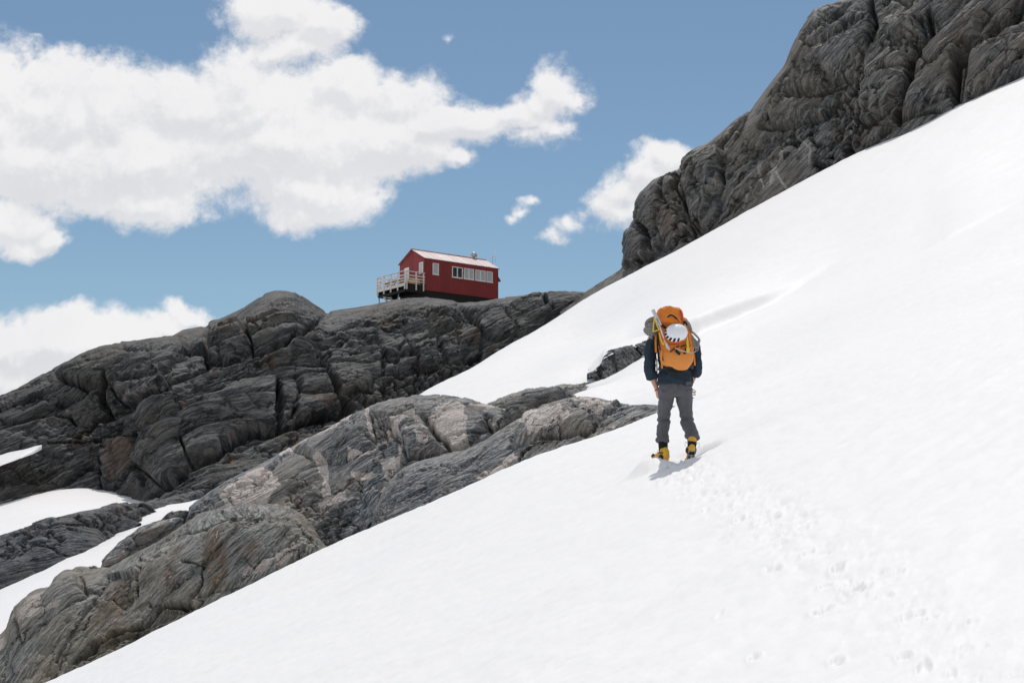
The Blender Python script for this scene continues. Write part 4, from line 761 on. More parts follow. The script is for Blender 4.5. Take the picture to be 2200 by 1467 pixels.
# deck with its railing
DX, DY0, DY1, DZ = -2.17, -.10, 4.55, .45
dk = MB(); n = 15
for i in range(n): x0 = DX + i * (-DX - .06) / n; dk.box((x0, DY0, DZ - .04), (x0 + .135, DY1, DZ), .004)
deck = dk.build('deck', M['deck_timber'], hut)
j = MB()
for y in np.linspace(DY0 + .05, DY1 - .12, 8): j.box((DX + .03, y, DZ - .62), (-.02, y + .07, DZ - .045))
j.box((DX + .0, DY0 + .0, DZ - .80), (-.03, DY0 + .08, DZ - .62)); j.box((DX + .0, DY1 - .1, DZ - .80), (-.03, DY1 - .02, DZ - .62)); j.box((DX, DY0 + .1, DZ - .8), (DX + .08, DY1 - .12, DZ - .622)); j.build('joist', M['dark_timber'], deck)
fa = MB(); fa.box((DX - .04, DY0 - .04, DZ - .30), (DX - .003, DY1, DZ - .02), .004); fa.build('fascia', M['rail_timber'], deck)
rl = empty('railing', (0, 0, 0)); rl.parent = hut
posts = [(DX - .06, y) for y in np.linspace(DY0 - .02, DY1, 5)] + [(x, DY0 - .06) for x in (DX + .13, DX + 1.15, -.22)] + [(x, DY1 + .02) for x in (DX + .3, -1.0)]
for x, y in posts: p = MB(); p.box((x - .05, y - .05, -.16), (x + .05, y + .05, 1.47), .006); p.build('post', M['rail_timber'], rl)
for zz, hh in ((1.475, .06), (1.08, .09), (.80, .09), (.56, .08)):
    for a, b_ in (((DX - .115, DY0 - .05, zz), (DX - .165 + .0, DY1 + .05, zz + hh)), ((DX, DY0 - .115, zz + .004), (-.12, DY0 - .165, zz + hh + .004)), ((DX, DY1 + .075, zz + .004), (-.8, DY1 + .12, zz + hh + .004))):
        if zz > 1.4: a = (a[0] + (.09 if a[0] < DX - .1 and abs(a[0] - b_[0]) < .2 else 0), a[1] + (.09 if abs(a[1] - b_[1]) < .2 and a[1] < 0 else 0), a[2])
        p = MB(); p.box(a, b_, .005); p.build('rail', M['rail_timber'], rl)
st = MB()
for i in range(6): st.box((DX - .02 + .02, DY1 - .85 - .22 * 0, -.30 - i * .22), (DX + .75, DY1 - .60 + 0, -.26 - i * .22)); 
st = MB()
for i in range(5): st.box((DX + .10, DY1 - 1.15 - i * .20, -.42 - i * .22), (DX + .85, DY1 - .90 - i * .20, -.38 - i * .22))
for x in (DX + .06, DX + .86): st.strip([(x, DY1 - .8, -.2), (x, DY1 - 1.4, -.86), (x, DY1 - 2.0, -1.5)], .03, .16, (0, 1, 1))
st.build('steps', M['galv'], hut)
for x, y in ((DX + .08, DY1 - .15), (DX + .08, DY0 + 1.2), (DX + .9, DY1 - .15)): p = MB(); p.cyl((x, y, -2.4), (x, y, -.36), .05, 8); p.build('deck_leg', M['galv'], hut)
# flue cowl, hood and aerial
ch = MB(); cx_, cy_ = HL - 1.3, HW / 2 + .02; ch.cyl((cx_, cy_, HA - .05), (cx_, cy_, HA + .30), .10, 16); chm = ch.build('chimney', M['galv'], roof)
cw = MB(); cw.cyl((cx_, cy_, HA + .20), (cx_, cy_, HA + .48), .32, 20); cw.ball((cx_, cy_, HA + .485), (.22, .22, .2), 16, 8); cw.build('cowl', M['galv'], chm)
hb = MB(); V = [(HL, .55, 2.9), (HL + .75, .55, 1.95), (HL + .75, .55, 1.88), (HL, .55, 1.88), (HL, 1.9, 2.9), (HL + .75, 1.9, 1.95), (HL + .75, 1.9, 1.88), (HL, 1.9, 1.88)]
hb.add([(x + .005, y, z) for x, y, z in V], [(0, 1, 2, 3), (7, 6, 5, 4), (0, 4, 5, 1), (1, 5, 6, 2), (2, 6, 7, 3), (3, 7, 4, 0)]); hb.build('hood', M['red'], hut)
an = MB(); ax_, ay_ = HL + .16, 1.1; an.cyl((ax_, ay_, 2.6), (ax_, ay_, 4.35), .022, 8); an.cyl((ax_, ay_, 4.3), (ax_ + .33, ay_, 4.42), .014, 8); mast = an.build('aerial_mast', M['galv'], hut)
a2 = MB(); a2.cyl((ax_ + .33, ay_, 3.75), (ax_ + .33, ay_, 4.95), .022, 8); a2.build('aerial', M['white_paint'], mast)
def hl(p): return HP + Matrix.Rotation(HR, 3, 'Z') @ Vector(p)
# what stands on the deck
bx = empty('storage_box', hl((-.62, .85, DZ)), HR, 'yellow storage box on the hut deck behind the corner rails', 'box'); q = MB(); q.box((-.32, -.6, .01), (.32, .6, .52), .03); q.build('body', M['yellow_paint'], bx); q = MB(); q.box((-.35, -.63, .522), (.35, .63, .58), .02); q.build('lid', M['bench_timber'], bx)
bk = empty('bucket', hl((-1.45, .55, DZ)), HR, 'small orange bucket on the hut deck beside the yellow box', 'bucket'); q = MB(); q.cyl((0, 0, 0.005), (0, 0, .32), .12, 14, .16); bb = q.build('body', M['orange_paint'], bk); q = MB(); q.tube([(.16 * math.cos(a), 0, .32 + .13 * math.sin(a)) for a in np.linspace(0, math.pi, 9)], .008, 6); q.build('handle', M['galv'], bk)
tb = empty('picnic_table', hl((-1.25, 3.0, DZ)), HR, 'wooden picnic table with benches at the far side of the hut deck', 'table')
q = MB()
for i in range(4): q.box((-.36 + i * .185, -.75, .70), (-.36 + i * .185 + .17, .75, .74), .004)
q.build('tabletop', M['bench_timber'], tb)
for sx in (-1, 1):
    q = MB(); q.box((sx * .62 - .13, -.75, .42), (sx * .62 + .13, .75, .46), .004); q.build('bench', M['bench_timber'], tb)
    for sy in (-.55, .55): q = MB(); q.strip([(sx * .20, sy, .699), (sx * .40, sy, .35), (sx * .60, sy, .01)], .08, .05, (0, 1, 0)); q.build('leg', M['bench_timber'], tb)
for sy in (-.60, .60): q = MB(); q.box((-.72, sy - .02, .335), (.72, sy + .02, .418)); q.build('brace', M['bench_timber'], tb)
# ------------------------------------------------------------------ the hiker and what he carries
def cloth(name, col, rough=.85, scale=900, bump=.25, var=.18, hue2=None):
    t = NT(name); o = t.obj(); b = t.b; n = t.noise(o, 7, 6, .6); c = t.mix(n, tuple(x * (1 - var) for x in col), tuple(x * (1 + var) for x in (hue2 or col)))
    t.l(c, b.inputs['Base Color']); t.set(b, Roughness=rough); b.inputs['Sheen Weight'].default_value = .15; b.inputs['Specular IOR Level'].default_value = .25
    n1 = t.bump(t.noise(t.mapv(o, rot=(0, .3, 0), scale=(1, 1, .45)), 17, 5, .6), .6, .02); t.l(t.bump(t.noise(o, 420, 2), bump, .0012, n1), b.inputs['Normal']); return t.m
def shirt_mat():
    t = NT('shirt_check'); o = t.obj(); b = t.b; sp = t.n('ShaderNodeSeparateXYZ'); t.l(o, sp.inputs[0])
    sx = t.math('SINE', t.math('MULTIPLY', sp.outputs[0], 330)); sz = t.math('SINE', t.math('MULTIPLY', sp.outputs[2], 330)); m = t.math('MULTIPLY', t.ramp(sx, [(.7, 0), (.95, 1)]), .35); m2 = t.math('MULTIPLY', t.ramp(sz, [(.7, 0), (.95, 1)]), .3)
    c = t.mix(t.math('ADD', m, m2), (.021, .036, .053), (.042, .067, .092)); c = t.mix(t.ramp(t.noise(o, 5, 4), [(.4, 0), (.7, .3)]), c, (.024, .040, .058)); t.l(c, b.inputs['Base Color']); t.set(b, Roughness=.85); b.inputs['Specular IOR Level'].default_value = .25
    t.l(t.bump(t.noise(t.mapv(o, scale=(1, 1, .4)), 15, 5, .6), .5, .014), b.inputs['Normal']); return t.m
def skin_mat():
    t = NT('skin'); o = t.obj(); b = t.b; c = t.mix(t.noise(o, 26, 5, .6), (.50, .27, .20), (.62, .37, .28)); t.l(c, b.inputs['Base Color']); t.set(b, Roughness=.5); b.inputs['Subsurface Weight'].default_value = .12; b.inputs['Subsurface Radius'].default_value = (.01, .004, .002)
    t.l(t.bump(t.noise(o, 160, 3), .2, .002), b.inputs['Normal']); return t.m
M['shirt'] = shirt_mat(); M['skin'] = skin_mat(); M['trousers'] = cloth('trouser_cloth', (.092, .092, .102), var=.30, hue2=(.100, .100, .110)); M['pack'] = cloth('orange_ripstop', (.66, .19, .022), .6, bump=.15, var=.12); M['pack2'] = cloth('orange_canvas', (.72, .27, .06), .7, var=.10)
M['web'] = cloth('orange_webbing', (.70, .26, .03), .7); M['black'] = cloth('black_nylon', (.012, .012, .014), .75); M['sock'] = cloth('black_gaiter', (.010, .010, .011), .9)
M['yellow'] = simple_mat('yellow_boot', (.72, .42, .025), .5, var=.15, bump=.2, bscale=300); M['orangeboot'] = simple_mat('amber_boot', (.66, .36, .045), .55, var=.15); M['rubber'] = simple_mat('black_rubber', (.014, .014, .015), .7); M['steel'] = simple_mat('bright_steel', (.52, .53, .55), .28, 1); M['alu'] = simple_mat('brushed_aluminium', (.62, .64, .67), .34, .9)
M['helmet'] = simple_mat('white_shell', (.80, .81, .83), .28, var=.03, spec=.5); M['helm_rim'] = simple_mat('red_rim', (.62, .10, .035), .45); M['foam'] = simple_mat('black_foam', (.014, .014, .016), .8)
M['hair'] = simple_mat('brown_hair', (.07, .04, .022), .6, bump=.6, bscale=90, var=.35); M['yweb'] = cloth('yellow_webbing', (.74, .52, .04), .7); M['amber'] = simple_mat('tan_alloy', (.50, .31, .16), .4, .4); M['redpatch'] = cloth('red_webbing', (.50, .05, .03), .7); M['eye'] = simple_mat('eye', (.8, .8, .78), .2); M['strap'] = simple_mat('red_wristband', (.45, .08, .04), .6)
def rope_mat():
    t = NT('grey_rope'); o = t.obj(); b = t.b; w_ = t.n('ShaderNodeTexWave', wave_type='BANDS'); t.set(w_, Scale=42, Distortion=3, Detail=2); t.l(o, w_.inputs['Vector']); c = t.mix(w_.outputs['Fac'], (.09, .09, .092), (.42, .41, .39)); t.l(c, b.inputs['Base Color']); t.set(b, Roughness=.85); return t.m
M['rope'] = rope_mat()
HY = float(HIKER.y); HS = FPX / HY
GZ = float(at(1450, 992, HY)[2])
def J(px, py, dy=0):
    """hiker frame: x right, y away up the slope, z up, origin on the snow between the boots"""
    p = at(px, py, HY + dy); return np.array([p[0] - HIKER.x, dy, p[2] - GZ])
def sm(pts, n=4):
    """smooth a joint chain, values of any width"""
    A = np.array(pts, float); rows = A[:, None, :]; return catmull(rows, n * (len(A) - 1) + 1)[:, 0]
def limb(mb, pts, seg=16, ref=(1, 0, 0), n=5, round_=True):
    """pts: (point, ra, rb)"""
    A = sm([list(p) + [a, b] for p, a, b in pts], n); mb.tube(A[:, :3], A[:, 3], seg, ref, rb=A[:, 4], round_=round_); return mb
hk = empty('hiker', (HIKER.x, HIKER.y, GZ), 0, 'person walking away up the snow in a dark shirt, grey trousers and yellow boots', 'person')
# joints
L_hip, L_kn, L_an = J(1432, 842, 0), J(1426, 900, .20), J(1425, 966, .17)
R_hip, R_kn, R_an = J(1468, 842, 0), J(1476, 899, .10), J(1487, 953, -.11)
L_sh, L_el, L_wr = J(1399, 733, .04), J(1396, 795, .0), J(1412, 838, .12)
R_sh, R_el, R_wr = J(1490, 738, .06), J(1497, 790, .02), J(1486, 822, .20)
L_HEEL, L_TOE, L_UP = J(1432, 988, .08), J(1405, 986, .33), np.array([0, 0, 1.])
R_HEEL, R_TOE, R_UP = J(1487, 967, -.155), J(1482, 1003, .02), np.array([.03, .78, .62])
pel, wai, che, nek, hea = J(1451, 832, 0), J(1450, 800, .0), J(1446, 752, .06), J(1444, 716, .13), J(1443, 694, .19)
def hand(mb, wrist, dirv, side, palm_n, curl=.55, s=1.0):
    d = np.array(dirv, float); d /= np.linalg.norm(d); n = np.array(palm_n, float); n -= d * (n @ d); n /= np.linalg.norm(n); a = np.cross(d, n) * side
    pc = wrist + d * .045 * s; limb(mb, [(wrist, .026, .020), (wrist + d * .03 * s, .034, .017), (pc + d * .02 * s, .040, .016), (pc + d * .045 * s, .038, .014)], 14, a, 3)
    for i, (off, ln) in enumerate(((.030, .072), (.010, .080), (-.010, .075), (-.029, .060))):
        p = pc + d * .040 * s + a * off * s; pts = [(p - d * .012, .0095, .0095)]; ang = curl * .5
        for k_, fr in enumerate((.42, .32, .26)):
            ang += curl * (.5 if k_ == 0 else .9) * (1 + .12 * i); dd = d * math.cos(ang) + n * math.sin(ang); p = p + dd * ln * fr * s; pts.append((p, .0088 - .001 * k_, .0084 - .001 * k_))
        limb(mb, pts, 10, a, 3)
    p = wrist + d * .028 * s + a * .026 * s; t1 = d * .62 + a * .62 + n * .35; t1 /= np.linalg.norm(t1); t2 = d * .85 + a * .18 + n * .5; t2 /= np.linalg.norm(t2)
    limb(mb, [(p, .0125, .012), (p + t1 * .036 * s, .0115, .011), (p + t1 * .036 * s + t2 * .030 * s, .0095, .009)], 10, a, 3)
def build_body():
    b = MB(); X = np.array([1., 0, 0])
    limb(b, [(pel + [0, 0, .07], .14, .09), (pel + [0, 0, .10], .15, .10), (wai, .135, .095), (che, .165, .115), (che + [0, .02, .12], .16, .10), (nek - [0, .01, .02], .06, .06)], 24)
    limb(b, [(nek - [0, .02, .05], .062, .062), (nek, .056, .058), (hea - [0, .0, .06], .056, .062)], 16)
    # head: skull, face, jaw, nose, ears
    h = hea; b.ball(h + [0, .0, .035], (.074, .094, .098), 24, 16); b.ball(h + [0, .035, -.035], (.058, .062, .075), 20, 12); limb(b, [(h + [0, .085, .015], .010, .010), (h + [0, .104, -.008], .013, .012), (h + [0, .112, -.020], .014, .012)], 10, n=3)
    limb(b, [(h + [-.020, .088, -.050], .006, .006), (h + [0, .096, -.050], .007, .007), (h + [.020, .088, -.050], .006, .006)], 8, (0, 0, 1), n=3); b.ball(h + [0, .080, -.085], (.026, .022, .018), 12, 8)
    for sx in (-1, 1): b.ball(h + [sx * .079, .0, .0], (.010, .020, .032), 12, 8); b.ball(h + [sx * .028, .076, .034], (.022, .012, .007), 10, 6)
    for hp_, kn, an, he, to, up in ((L_hip, L_kn, L_an, L_HEEL, L_TOE, L_UP), (R_hip, R_kn, R_an, R_HEEL, R_TOE, R_UP)):
        limb(b, [(hp_, .080, .08), ((hp_ + kn) / 2, .062, .066), (kn, .046, .050), (kn * .6 + an * .4, .046, .048), (an, .032, .036)])
        f = to - he; u = up - f * (up @ f) / (f @ f); u /= np.linalg.norm(u)
        limb(b, [(an, .032, .036), (he + f * .28 + u * .065, .030, .030), (he + f * .55 + u * .050, .030, .022), (he + f * .80 + u * .040, .028, .016)], 14)
    for sh, el, wr in ((L_sh, L_el, L_wr), (R_sh, R_el, R_wr)):
        limb(b, [(che + [0, 0, .06] + (sh - che) * .5, .06, .07), (sh, .056, .058), ((sh + el) / 2, .048, .05), (el, .040, .042), (el * .7 + wr * .3, .041, .042), (wr, .026, .024)], 16)
    hand(b, L_wr, (.18, .42, -.88), -1, (.75, .45, .1), .42); hand(b, R_wr, (-.35, .55, -.76), 1, (-.8, .35, .1), .5)
    me = b.fused('body', .0062, 3); o = MB().build('body', M['skin'], hk, me); return o
body = build_body()
def noise_disp(a1, s1, a2, s2, st=(1, 1, 1), seed=0, extra=None):
    def f(co, no):
        q = co * np.array(st); v = a1 * ridged(q * s1 + seed, 3, .5) + a2 * fbm(q * s2 + seed, 3)
        return v + (extra(co) if extra else 0)
    return f
# hair
b = MB(); b.ball(hea + [0, -.016, .052], (.082, .098, .096), 24, 14); b.ball(hea + [0, -.045, .0], (.074, .062, .075), 20, 12)
o = MB().build('hair', M['hair'], body, b.fused('hair', .007, 2, noise_disp(.004, 40, .002, 90, (1, 1, .5))))
for sx in (-1, 1): e = MB(); e.ball(hea + [sx * .028, .080, .018], (.012, .010, .009), 12, 8); e.build('eye', M['eye'], body)
# shirt: torso and two sleeves rolled at the elbow
b = MB(); limb(b, [(J(1449, 825, 0) - [0, 0, .01], .205, .162), (J(1450, 806, 0), .194, .150), (wai, .178, .135), (J(1448, 776, .03), .182, .135), (che, .190, .140), (che + [0, .01, .09], .188, .13), (J(1444, 722, .10), .14, .10), (nek + [0, -.01, -.01], .075, .07)], 28, n=6, round_=False)
for sh, el, wr, k in ((L_sh, L_el, L_wr, 1), (R_sh, R_el, R_wr, 1)):
    c_ = el * .72 + wr * .28; t_ = (wr - el) / np.linalg.norm(wr - el)
    limb(b, [(che + [0, 0, .10] + (sh - che) * .45, .085, .085), (sh + (che - sh) * .12, .078, .078), (sh * .7 + el * .3, .070, .070), (sh * .4 + el * .6, .062, .064), (el, .058, .062), (c_, .054, .056)], 20, round_=False)
    limb(b, [(c_ - t_ * .035, .060, .062), (c_ - t_ * .015, .066, .068), (c_ + t_ * .015, .066, .068), (c_ + t_ * .028, .060, .062)], 20, n=3, round_=False)
limb(b, [(nek - [0, .02, .035], .082, .08), (nek - [0, .01, .0], .072, .072), (nek + [0, .0, .022], .070, .07)], 18, n=3, round_=False)
def shirt_extra(co): return .006 * np.sin(co[:, 2] * 46 + 3 * np.sin(co[:, 0] * 9)) * sstep(1.05, .95, co[:, 2])
me = b.fused('shirt', .0085, 3, noise_disp(.009, 9, .005, 24, (1, 1, .7), 3, shirt_extra)); MB().build('shirt', M['shirt'], hk, me)
# trousers
b = MB(); limb(b, [(J(1451, 851, 0), .13, .11), (J(1451, 846, 0), .170, .130), (J(1451, 836, 0), .186, .142), (J(1451, 822, 0), .188, .140), (J(1451, 810, 0), .178, .130)], 28, n=5, round_=False)
limb(b, [(J(1433, 836, 0), .098, .125), (J(1431, 856, .05), .088, .112), (J(1428, 878, .12), .074, .092), (L_kn + [0, 0, .02], .070, .080), (L_kn - [0, .01, .05], .070, .078), (J(1424, 925, .18), .067, .075), (J(1424, 942, .17), .066, .070), (J(1424, 950, .165), .064, .068)], 22, n=5, round_=False)
limb(b, [(J(1469, 836, 0), .100, .125), (J(1470, 856, .03), .092, .112), (J(1473, 878, .06), .078, .092), (R_kn + [0, 0, .02], .070, .078), (R_kn - [0, .01, .05], .070, .077), (J(1483, 922, .0), .072, .077), (J(1487, 936, -.04), .070, .072), (J(1487, 943, -.05), .070, .070)], 22, n=5, round_=False)
for c_, r in ((J(1424, 944, .17), .078), (J(1488, 938, -.045), .084)): limb(b, [(c_ + [0, 0, .028], r * .8, r * .8), (c_ + [0, 0, .014], r, r), (c_ - [0, 0, .014], r * 1.02, r * .98), (c_ - [0, 0, .03], r * .82, r * .8)], 20, n=3, round_=False)
kl, kr = L_kn, R_kn
def tr_extra(co):
    z = co[:, 2]; fold = np.sin(z * 75 + 26 * co[:, 0] * np.sign(co[:, 0]) + 9 * co[:, 1]); bands = np.exp(-((z - kl[2]) / .07) ** 2) + np.exp(-((z - .30) / .05) ** 2) + .5 * np.exp(-((z - .84) / .05) ** 2)
    return .008 * fold * bands
me = b.fused('trousers', .0085, 3, noise_disp(.007, 9, .004, 24, (1.2, 1, .5), 11, tr_extra)); trs = MB().build('trousers', M['trousers'], hk, me)
p = MB(); p.strip([J(1458, 815, -.146), J(1457.5, 826, -.148), J(1457, 836, -.140)], .005, .004, (0, -1, 0)); p.build('seam', M['black'], trs)
p = MB(); p.box((0, 0, 0), (.085, .006, .045), .003); q_ = J(1474, 828, -.163); p.xf(Matrix.Translation(q_) @ Matrix.Rotation(R(-6), 4, 'Y')); p.build('back_pocket', M['trousers'], trs)
# socks / gaiters, boots and crampons
def boot(an, heel, toe, up, name_lab=None, yaw_side=1):
    """an ankle, heel and toe points on the sole; up = sole normal"""
    f = (toe - heel) / np.linalg.norm(toe - heel); u = up - f * (up @ f); u /= np.linalg.norm(u); s_ = np.cross(f, u); L = np.linalg.norm(toe - heel)
    bt = MB(); pts = []
    for t_, w_, h_ in ((.02, .034, .046), (.12, .043, .060), (.30, .045, .058), (.5, .048, .048), (.7, .055, .038), (.86, .050, .030), (.97, .034, .022)): pts.append((heel + f * L * t_ + u * h_, w_, h_ * .95))
    limb(bt, pts, 20, s_, 4); shaft = an + (an - (heel + f * L * .27)) * .35
    limb(bt, [(heel + f * L * .20 + u * .05, .044, .052), (heel + f * L * .26 + u * .10, .046, .056), (an, .050, .058), (shaft, .052, .058)], 20, s_, 4)
    bo = MB().build('boot', M['orangeboot'], hk, bt.fused('boot', .0055, 3, noise_disp(.0015, 30, .001, 80)))
    so = MB(); V = []; n = 22
    for i in range(n):
        th = 2 * math.pi * i / n; x = math.cos(th); y = math.sin(th); wd = .046 + .012 * max(0, x); V.append(heel + f * (L * .5 + L * .52 * x) + s_ * y * wd * (1 - .12 * (abs(x) < .3)))
    for k in (0, 1): so.add([v + u * (.0 if k == 0 else .022) for v in V], [])
    F = [tuple(range(n)), tuple(range(2 * n - 1, n - 1, -1))] + [(i, (i + 1) % n, n + (i + 1) % n, n + i) for i in range(n)]; so.f = F; so.sm = [False] * len(F); so.build('sole', M['rubber'], bo)
    for t0, t1, w_ in ((.05, .30, .052), (.62, .90, .056)):
        for sd in (-1, 1): q = MB(); q.strip([heel + f * L * t0 + u * .030 + s_ * sd * .047, heel + f * L * (t0 + t1) / 2 + u * .055 + s_ * sd * w_, heel + f * L * t1 + u * .03 + s_ * sd * (w_ - .002)], .03, .006, tuple(s_)); q.build('rand', M['rubber'], bo)
    hc = MB(); limb(hc, [(heel + f * L * .02 + u * .026, .040, .030), (heel + f * L * .04 + u * .060, .043, .036), (heel + f * L * .06 + u * .095, .040, .034), (heel + f * L * .09 + u * .125, .034, .028)], 16, s_, 3); hc.build('heel_cap', M['yellow'], bo)
    la = MB(); rg2 = random.Random(int(abs(an[0]) * 1e4))
    for sd in (-1, 1): la.tube(sm([an + f * .05 + s_ * sd * .02, an + s_ * sd * .075 - u * .0 + np.array([0, 0, .02]), an + s_ * sd * .085 - u * .045, an + s_ * sd * .058 - u * .07], 5), .0024, 5)
    la.build('lace', M['steel'], bo)
    for z_ in (.0, .03, .06): q = MB(); q.strip([an + s_ * -.03 + f * .055 - u * (.05 - z_), an + f * .062 - u * (.05 - z_), an + s_ * .03 + f * .055 - u * (.05 - z_)], .008, .004, tuple(f)); q.build('lace_row', M['rubber'], bo)
    # crampon: frame, points, heel lever, straps : it is strapped on and comes off, but walks with the boot
    cr_ = empty('crampon', (0, 0, 0)); cr_.parent = hk
    fr = MB()
    for sd in (-1, 1): fr.strip([heel + f * L * t_ + s_ * sd * w_ - u * .006 for t_, w_ in ((.0, .026), (.12, .036), (.30, .036), (.5, .026), (.62, .040), (.80, .046), (.96, .030))], .004, .012, tuple(u))
    for t_, w_ in ((.02, .028), (.28, .036), (.64, .040), (.82, .046)): fr.strip([heel + f * L * t_ - s_ * w_ - u * .006, heel + f * L * t_ - u * .006, heel + f * L * t_ + s_ * w_ - u * .006], .014, .004, tuple(u))
    fr.strip([heel + f * L * .28 - u * .006, heel + f * L * .46 - u * .006, heel + f * L * .64 - u * .006], .022, .004, tuple(u)); fr.build('crampon_frame', M['steel'], cr_)
    for t_ in (.03, .27, .60, .80):
        for sd in (-1, 1):
            q = MB(); w_ = .034 if t_ < .5 else .044; a_ = heel + f * L * t_ + s_ * sd * w_ - u * .006; q.add([a_ - f * .012, a_ + f * .012, a_ + s_ * sd * .004 - u * .034, a_ - f * .012 + s_ * -sd * .004, a_ + f * .012 + s_ * -sd * .004], [(0, 1, 2), (4, 3, 2), (1, 4, 2), (3, 0, 2), (0, 3, 4, 1)]); q.build('spike', M['steel'], cr_)
    for sd in (-1, 1): q = MB(); a_ = heel + f * L * 1.0 + s_ * sd * .018 - u * .006; q.add([a_ - s_ * .007, a_ + s_ * .007, a_ + f * .036 - u * .014, a_ - s_ * .007 - u * .006, a_ + s_ * .007 - u * .006], [(0, 1, 2), (4, 3, 2), (1, 4, 2), (3, 0, 2), (0, 3, 4, 1)]); q.build('front_point', M['steel'], cr_)
    q = MB(); q.tube(sm([heel + s_ * .036 + f * .03, heel + s_ * .034 - f * .006 + u * .035, heel - f * .016 + u * .05, heel - s_ * .034 - f * .006 + u * .035, heel - s_ * .036 + f * .03], 5), .0032, 6); q.build('heel_bail', M['steel'], cr_)
    q = MB(); q.box((-.018, -.008, -.024), (.018, .008, .024), .004); rot = Matrix((s_, -f, u)).transposed().to_4x4(); q.xf(Matrix.Translation(heel - f * .014 + u * .062) @ rot); q.build('heel_lever', M['yellow'], cr_)
    q = MB(); c0 = heel + f * L * .26 + u * .085; q.tube([c0 + (s_ * math.cos(a) * .060 + f * math.sin(a) * .070) for a in np.linspace(0, 2 * math.pi, 19)[:-1]], .0075, 6, closed=True); q.build('crampon_strap', M['black'], cr_)
    return bo
boot(L_an - [0, 0, .02], L_HEEL, L_TOE, L_UP)
boot(R_an + [0, .01, .0], R_HEEL, R_TOE, R_UP)
for an, top in ((L_an, J(1424, 946, .17)), (R_an, J(1487, 940, -.05))):
    b = MB(); d_ = an - top; limb(b, [(top + [0, 0, .02], .058, .060), (top + d_ * .5, .056, .060), (an + d_ * .0, .053, .058), (an + d_ * .35, .050, .052)], 18, n=4, round_=False); MB().build('gaiter', M['sock'], hk, b.fused('gaiter', .007, 2, noise_disp(.002, 20, .001, 60)))
q = MB(); q.tube([L_wr + np.array([.030 * math.cos(a), .028 * math.sin(a) - .004, .010 * math.cos(a) + .004]) for a in np.linspace(0, 2 * math.pi, 21)[:-1]], .008, 8, closed=True); q.build('wristband', M['strap'], hk)
# ------------------------------------------------------------------ backpack
BP = J(1451, 728, -.22); TILT = R(-4)
bp = empty('backpack', (HIKER.x + BP[0], HIKER.y + BP[1], GZ + BP[2]), 0, 'big orange mountaineering backpack on the hiker back with black buckles and dangling straps', 'backpack')
def K(px, py, dy=0): return J(px, py, -.22 + dy) - BP       # backpack frame, dy<0 towards the camera
def put(mb, name, mat, parent=bp): return mb.build(name, mat, parent)
b = MB(); limb(b, [(K(1454, 784, .03), .13, .05), (K(1454, 782, .03), .165, .085), (K(1454, 772, .0), .188, .115), (K(1453, 755, -.01), .200, .125), (K(1452, 735, -.01), .202, .130), (K(1449, 714, 0), .192, .128), (K(1445, 700, .01), .178, .125), (K(1442, 690, .02), .155, .12), (K(1441, 684, .02), .10, .09)], 30, n=5, round_=False)
def pk(co): return .008 * np.sin(co[:, 2] * 34 + 5 * co[:, 0]) * sstep(-.05, .1, co[:, 2])
put(MB(), 'dummy', M['pack']) if False else None
MB().build('sack', M['pack'], bp, b.fused('sack', .009, 4, noise_disp(.008, 7, .004, 18, (1, 1, 1.3), 23, pk)))
b = MB(); limb(b, [(K(1440, 699, .0), .11, .12), (K(1440, 696, .0), .150, .158), (K(1439, 688, .0), .162, .168), (K(1438, 676, .0), .155, .160), (K(1437, 667, .01), .125, .14), (K(1436, 663, .01), .075, .09), (K(1436, 662, .01), .02, .02)], 28, n=4, round_=False); b.xf(Matrix.Rotation(R(12), 4, 'Y')); b.xf(Matrix.Translation(Vector(K(1438, 681, 0)) - Matrix.Rotation(R(12), 3, 'Y') @ Vector(K(1438, 681, 0))))
lid = MB().build('lid', M['pack'], bp, b.fused('lid', .008, 3, noise_disp(.011, 8, .005, 20, (1, 1, 1.6), 31)))
b = MB(); limb(b, [(K(1454, 785, -.05), .12, .05), (K(1454.5, 784, -.055), .152, .070), (K(1455, 778, -.07), .176, .075), (K(1456, 768, -.075), .184, .074), (K(1456, 759, -.07), .186, .068), (K(1456, 756, -.065), .17, .05)], 28, n=5, round_=False); MB().build('front_pocket', M['pack2'], bp, b.fused('front_pocket', .008, 3, noise_disp(.003, 8, .002, 22, (1, 1, 1), 41)))
b = MB(); limb(b, [(K(1452, 786, .07), .17, .05), (K(1452, 760, .10), .17, .045), (K(1448, 725, .13), .16, .045), (K(1446, 700, .15), .13, .04)], 22, n=4); MB().build('back_panel', M['black'], bp, b.fused('back_panel', .01, 2))
b = MB(); 
b.tube(sm([K(1417, 793, .12), K(1428, 787, .0), K(1452, 786, -.03), K(1476, 785, .0), K(1488, 788, .12)], 5), .030, 12, (0, 0, 1), rb=.014); put(b, 'hip_belt', M['black'])
